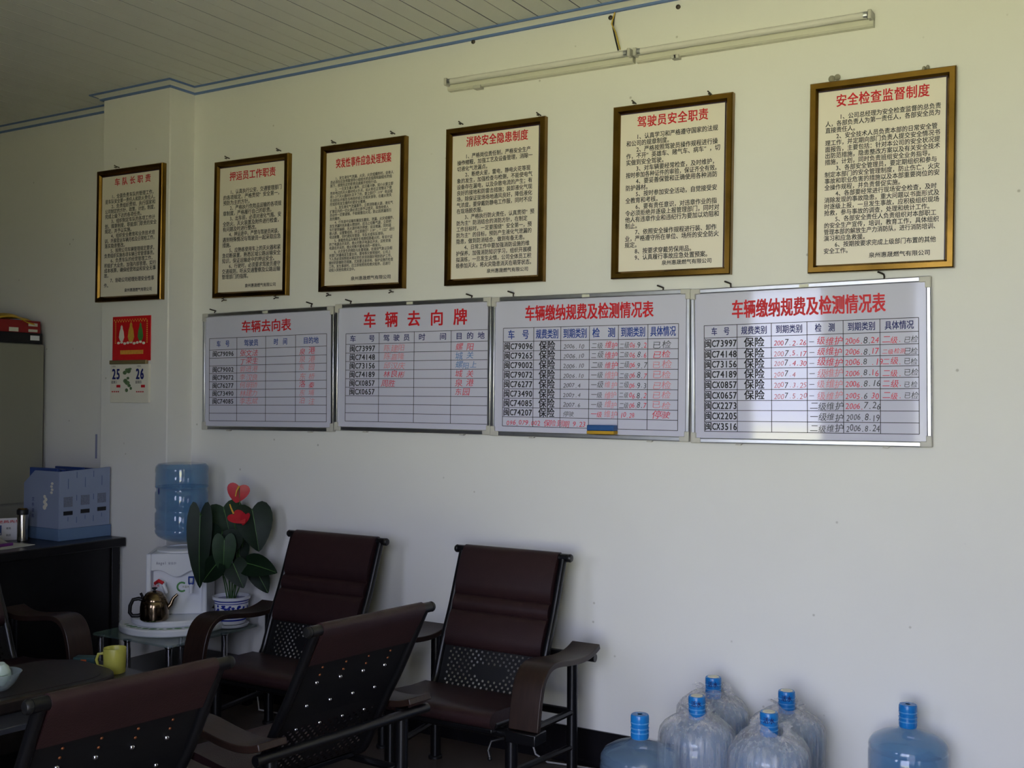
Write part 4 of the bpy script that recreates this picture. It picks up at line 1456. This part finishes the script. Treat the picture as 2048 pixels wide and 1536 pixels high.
# grey cabinet with cartons
t = thing('filing_cabinet', 'tall grey steel cabinet behind the desk', 'cabinet', (-5.40, -.80, 0))
MB().box(-.23, .236, -.75, .765, .04, 1.868).build('carcass', CABG, t, bevel=.004)
MB().box(.2365, .250, -.745, .760, .06, .925).build('lower_door', CABG, t, bevel=.002)
MB().box(.2365, .250, -.745, .760, .935, 1.862).build('upper_door', CABG, t, bevel=.002)
MB().box(-.21, .22, -.73, .745, 0, .0395).build('plinth', BLACKP, t, smooth=0)
t = thing('black_box_file', 'flat black box file lying on the grey cabinet', 'box', (-5.29, -.24, 1.8685))
MB().box(-.12, .145, -.20, .185, 0, .060).build('case', BLACKP, t, bevel=.002)
MB().box(.1452, .1462, .105, .165, .018, .046).build('label', PORC, t, smooth=0)
t = thing('red_carton', 'flat red carton with white labels on the black box file', 'box', (-5.295, -.25, 1.9290))
MB().box(-.12, .145, -.20, .185, 0, .072).build('carton', REDBOX, t, bevel=.002)
MB().box(.1452, .1462, .105, .165, .040, .058).build('label', CAPTOP, t, smooth=0)
MB().box(.1452, .1462, .105, .165, .006, .022).build('label', CAPTOP, t, smooth=0)
MB().box(.1452, .1462, -.02, .04, .004, .028).build('label', CAPTOP, t, smooth=0)
m = MB()
n1, n2 = 14, 8
for i in range(n1 + 1):
    for j in range(n2 + 1):
        a, b = i / n1, j / n2
        zz = .012 + .030 * math.sin(math.pi * min(1, a * 1.15)) + .010 * math.sin(7 * a + 3 * b) - .030 * max(0, b - .75) / .25
        m.v.append((-.11 + .268 * b, -.22 + .36 * a, max(.002, zz) if b < .93 else zz))
for i in range(n1):
    for j in range(n2):
        q = i * (n2 + 1) + j
        m.f.append((q, q + 1, q + n2 + 2, q + n2 + 1))
o = m.build('yellow_wrapper', YELCLOTH, smooth=60)
o.location = (-5.295, -.25, 2.0015)
sd = o.modifiers.new('solid', 'SOLIDIFY')
sd.thickness = .003
tag(o, 'crumpled yellow plastic wrapper draped over the red carton', 'wrapper')

# ================================================================ TEA TABLE
TA = rad(-8)
t = thing('tea_table', 'low grey-topped tea table between the armchairs', 'table', (-3.13, -1.72, 0), TA)
MB().prism(rounded_rect(-.34, .30, -.68, .66, .03, 3), .398, .420, 'z').build('table_top', GREYT, t, bevel=.003)
for lx in (-.28, .24):
    for ly in (-.60, .58):
        MB().box(lx - .025, lx + .025, ly - .025, ly + .025, 0, .3975).build('leg', DESKW, t, bevel=.003)
MB().box(-.28, .24, -.60, .58, .12, .14).build('shelf', DESKW, t, bevel=.002)
t = thing('tea_tray', 'large dark wooden tea tray with rounded end on the tea table', 'tray', (-3.215, -1.72, .4205), TA)
MB().prism(rounded_rect(-.25, .24, -.60, .505, .17, 8), 0, .052, 'z').build('tray_slab', TRAYW, t, bevel=.010, seg=3)
MB().prism(rounded_rect(-.205, .195, -.555, .46, .13, 8), .0522, .0535, 'z').build('inlaid_top', TRAYW, t, smooth=0)
# mug
t = thing('mug', 'yellow plastic mug standing behind the tea tray', 'mug', (-3.150, -1.135, .4205), rad(-140))
MB().lathe([(1e-4, .0), (.040, .0), (.043, .004), (.0455, .100), (.0445, .102), (.0425, .098), (.040, .010), (1e-4, .008)], 28).build('cup', YELLOWP, t)
MB().tube([(.044, 0, .080), (.064, 0, .078), (.072, 0, .055), (.064, 0, .030), (.043, 0, .026)], .006, 8).build('handle', YELLOWP, t)
t = thing('tea_packet', 'small dark teal packet beside the yellow mug', 'packet', (-3.335, -1.130, .4205), rad(28))
MB().box(-.045, .045, -.025, .025, 0, .042).build('packet', TEAL, t, bevel=.002)
MB().box(-.012, .012, -.0262, -.0252, .022, .034).build('orange_mark', ORANGE, t, smooth=0)
# bowl with cups
BXY = (-3.135, -1.672)
t = thing('glass_bowl', 'clear glass bowl full of small tea cups at the left edge', 'bowl', (BXY[0], BXY[1], .4745))
MB().lathe([(1e-4, .0), (.040, .0), (.060, .018), (.078, .050), (.086, .062), (.084, .063), (.074, .050), (.056, .021), (.036, .005), (1e-4, .005)], 32).build('bowl', CLEAR, t)
CUPS = [(-.030, .005, .010, 20, 'lowest cup'), (.034, -.012, .012, -25, 'right-hand cup'), (0.0, .038, .014, 60, 'rear cup'), (.012, .006, .060, 160, 'topmost upturned cup'), (-.022, -.030, .050, 120, 'front upturned cup')]
for dx, dy, dz, an, wh in CUPS:
    m = MB().lathe([(1e-4, 0), (.015, .0), (.017, .004), (.027, .018), (.030, .034), (.0288, .0345), (.025, .020), (.015, .006), (1e-4, .006)], 20)
    o = m.build('tea_cup', TEAW)
    fl = an > 90
    o.rotation_euler = (rad(180 + 14) if fl else rad(an * .4), rad(10 if fl else -6), 0)
    o.location = (BXY[0] + dx, BXY[1] + dy, .4745 + dz + (.034 if fl else .008))
    tag(o, 'pale celadon tea cup in the glass bowl, the ' + wh, 'cup', 'tea cups in the glass bowl')


# ================================================================ WATER BOTTLES ON THE FLOOR
def water_bottle(x, y, label, shell, sealed, sc=1.):
    t = thing('water_bottle', label, 'bottle', (x, y, 0), group='water bottles on the floor')
    MB().lathe(bottle_prof(), 40).build('bottle_shell', shell, t)
    MB().lathe([(.0285, .412), (.0305, .420), (.0300, .440), (.0285, .452), (.0300, .458), (.0310, .478), (.0305, .488), (.0285, .4925)], 28).build('cap_sleeve', SLEEVE, t)
    m = MB()
    for zz in (.432, .446, .464):
        m.lathe([(.0311, zz), (.0316, zz + .002), (.0311, zz + .004)], 28)
    m.build('sleeve_band', SLEEVE2, t)['kind'] = 'stuff'
    if sealed:
        MB().lathe([(1e-4, .4928), (.022, .4928), (.021, .4942), (1e-4, .4945)], 24).build('cap_disc', CAPTOP, t)
        w = Writing(.02)
        w.put('活水', -.022, .462, .022, .9)
        o = w.build('sleeve_lettering', NAVY_INK, t, 0)
        for v in o.data.vertices:
            a = v.co.x / .0315
            v.co = (.0318 * math.sin(a), -.0318 * math.cos(a), v.co.z)
        o.rotation_euler = (0, 0, rad(20))
    else:
        MB().lathe([(1e-4, .4915), (.007, .4915), (.009, .4932), (.026, .4932), (.0285, .4925)], 24).build('cap_disc', SLEEVE, t)
    return t


BOT = [(-.215, -.155, 'unbagged blue water bottle standing alone at the far right', WATERB, False),
       (-.965, -.765, 'clear empty bottle without a bag, nearest the chairs', EMPTYB, False),
       (-.884, -.447, 'bagged bottle second from the left, in front of the rear bagged one', WATERB, True),
       (-.928, -.160, 'rear bagged bottle whose cap stands highest in the photo', WATERB, True),
       (-.602, -.505, 'front bagged bottle with the lowest cap of the bagged ones', WATERB, True),
       (-.630, -.205, 'bagged bottle against the wall on the right of the cluster', WATERB, True)]
for i, (x, y, lb, sh_, sealed) in enumerate(BOT):
    water_bottle(x, y, lb, sh_, sealed)


def bag(x, y, seed, label, knot):
    rnd = random.Random(seed)
    ph = [rnd.uniform(0, 6.28) for _ in range(8)]
    m = MB()
    n = 132
    prof = [(.100, .004), (.136, .012), (.1365, .06), (.1365, .15), (.137, .25), (.138, .31), (.137, .345), (.130, .372), (.112, .395), (.084, .415), (.058, .428), (.040, .436), (.038, .444), (.052, .452), (.062, .452)]
    K = len(prof)
    for i, (r, z) in enumerate(prof):
        top = max(0, (z - .30) / .14)
        for j in range(n):
            a = 2 * math.pi * j / n
            wr = .0035 * (1 - abs(math.sin(4.5 * a + ph[0] + z * 9))) ** 2 + .0025 * (1 - abs(math.sin(8.5 * a + ph[1] - z * 14))) ** 2
            a_ = a + .35 * math.sin(2 * a + ph[6]) + .2 * math.sin(3 * a + ph[7])
            wr += min(1.2, top) ** 1.6 * (.008 * (1 - abs(math.sin(6 * a_ + ph[2]))) ** 3 + .007 * (1 - abs(math.sin(11 * a_ + ph[3]))) ** 3 + .005 * math.sin(37 * a + ph[4]))
            rr = max(.0365, r + abs(wr) * (1 if r > .04 else .3))
            zz = z + (top * .010 * math.sin(3 * a + ph[5]) if z > .36 else 0)
            # the neck of the bag is pulled towards the knot
            pull = math.exp(-((a - knot + math.pi) % (2 * math.pi) - math.pi) ** 2 / .5) * max(0, (z - .37) / .08)
            zz -= .012 * pull
            rr += .016 * pull
            m.v.append((rr * math.cos(a), rr * math.sin(a), zz))
    for i in range(K - 1):
        for j in range(n):
            j2 = (j + 1) % n
            m.f.append((i * n + j, i * n + j2, (i + 1) * n + j2, (i + 1) * n + j))
    t_ = thing('plastic_bag', label, 'bag', (x, y, 0), group='clear plastic bags over bottles')
    m.build('film', BAGM, t_, smooth=70, fix=False)
    c, s_ = math.cos(knot), math.sin(knot)
    kb = MB()
    kx, ky, kz = .064 * c, .064 * s_, .414
    kb.sphere((kx, ky, kz), .011, 10, sz=.8)
    for q in range(7):
        a = knot + (q - 3) * .55
        r0 = Vector((kx, ky, kz))
        out = Vector((math.cos(a), math.sin(a), 0))
        p1 = r0 + out * .028 + Vector((0, 0, -.004))
        p2 = r0 + out * .058 + Vector((0, 0, -.022))
        kb.tube([r0, p1, p2], .004, 6, r_end=.0012)
    kb.build('knot', BAGM, t_, smooth=60)


bag(-.884, -.447, 1, 'clear bag tied around the second bottle from the left', rad(-50))
bag(-.928, -.160, 2, 'clear bag around the rear bottle with the highest cap', rad(-20))
bag(-.602, -.505, 3, 'clear bag tied around the front bottle with the lowest cap', rad(-25))
bag(-.630, -.205, 4, 'clear bag around the bottle on the right of the cluster', rad(-35))

COL.objects.unlink(_go)
bpy.data.objects.remove(_go)
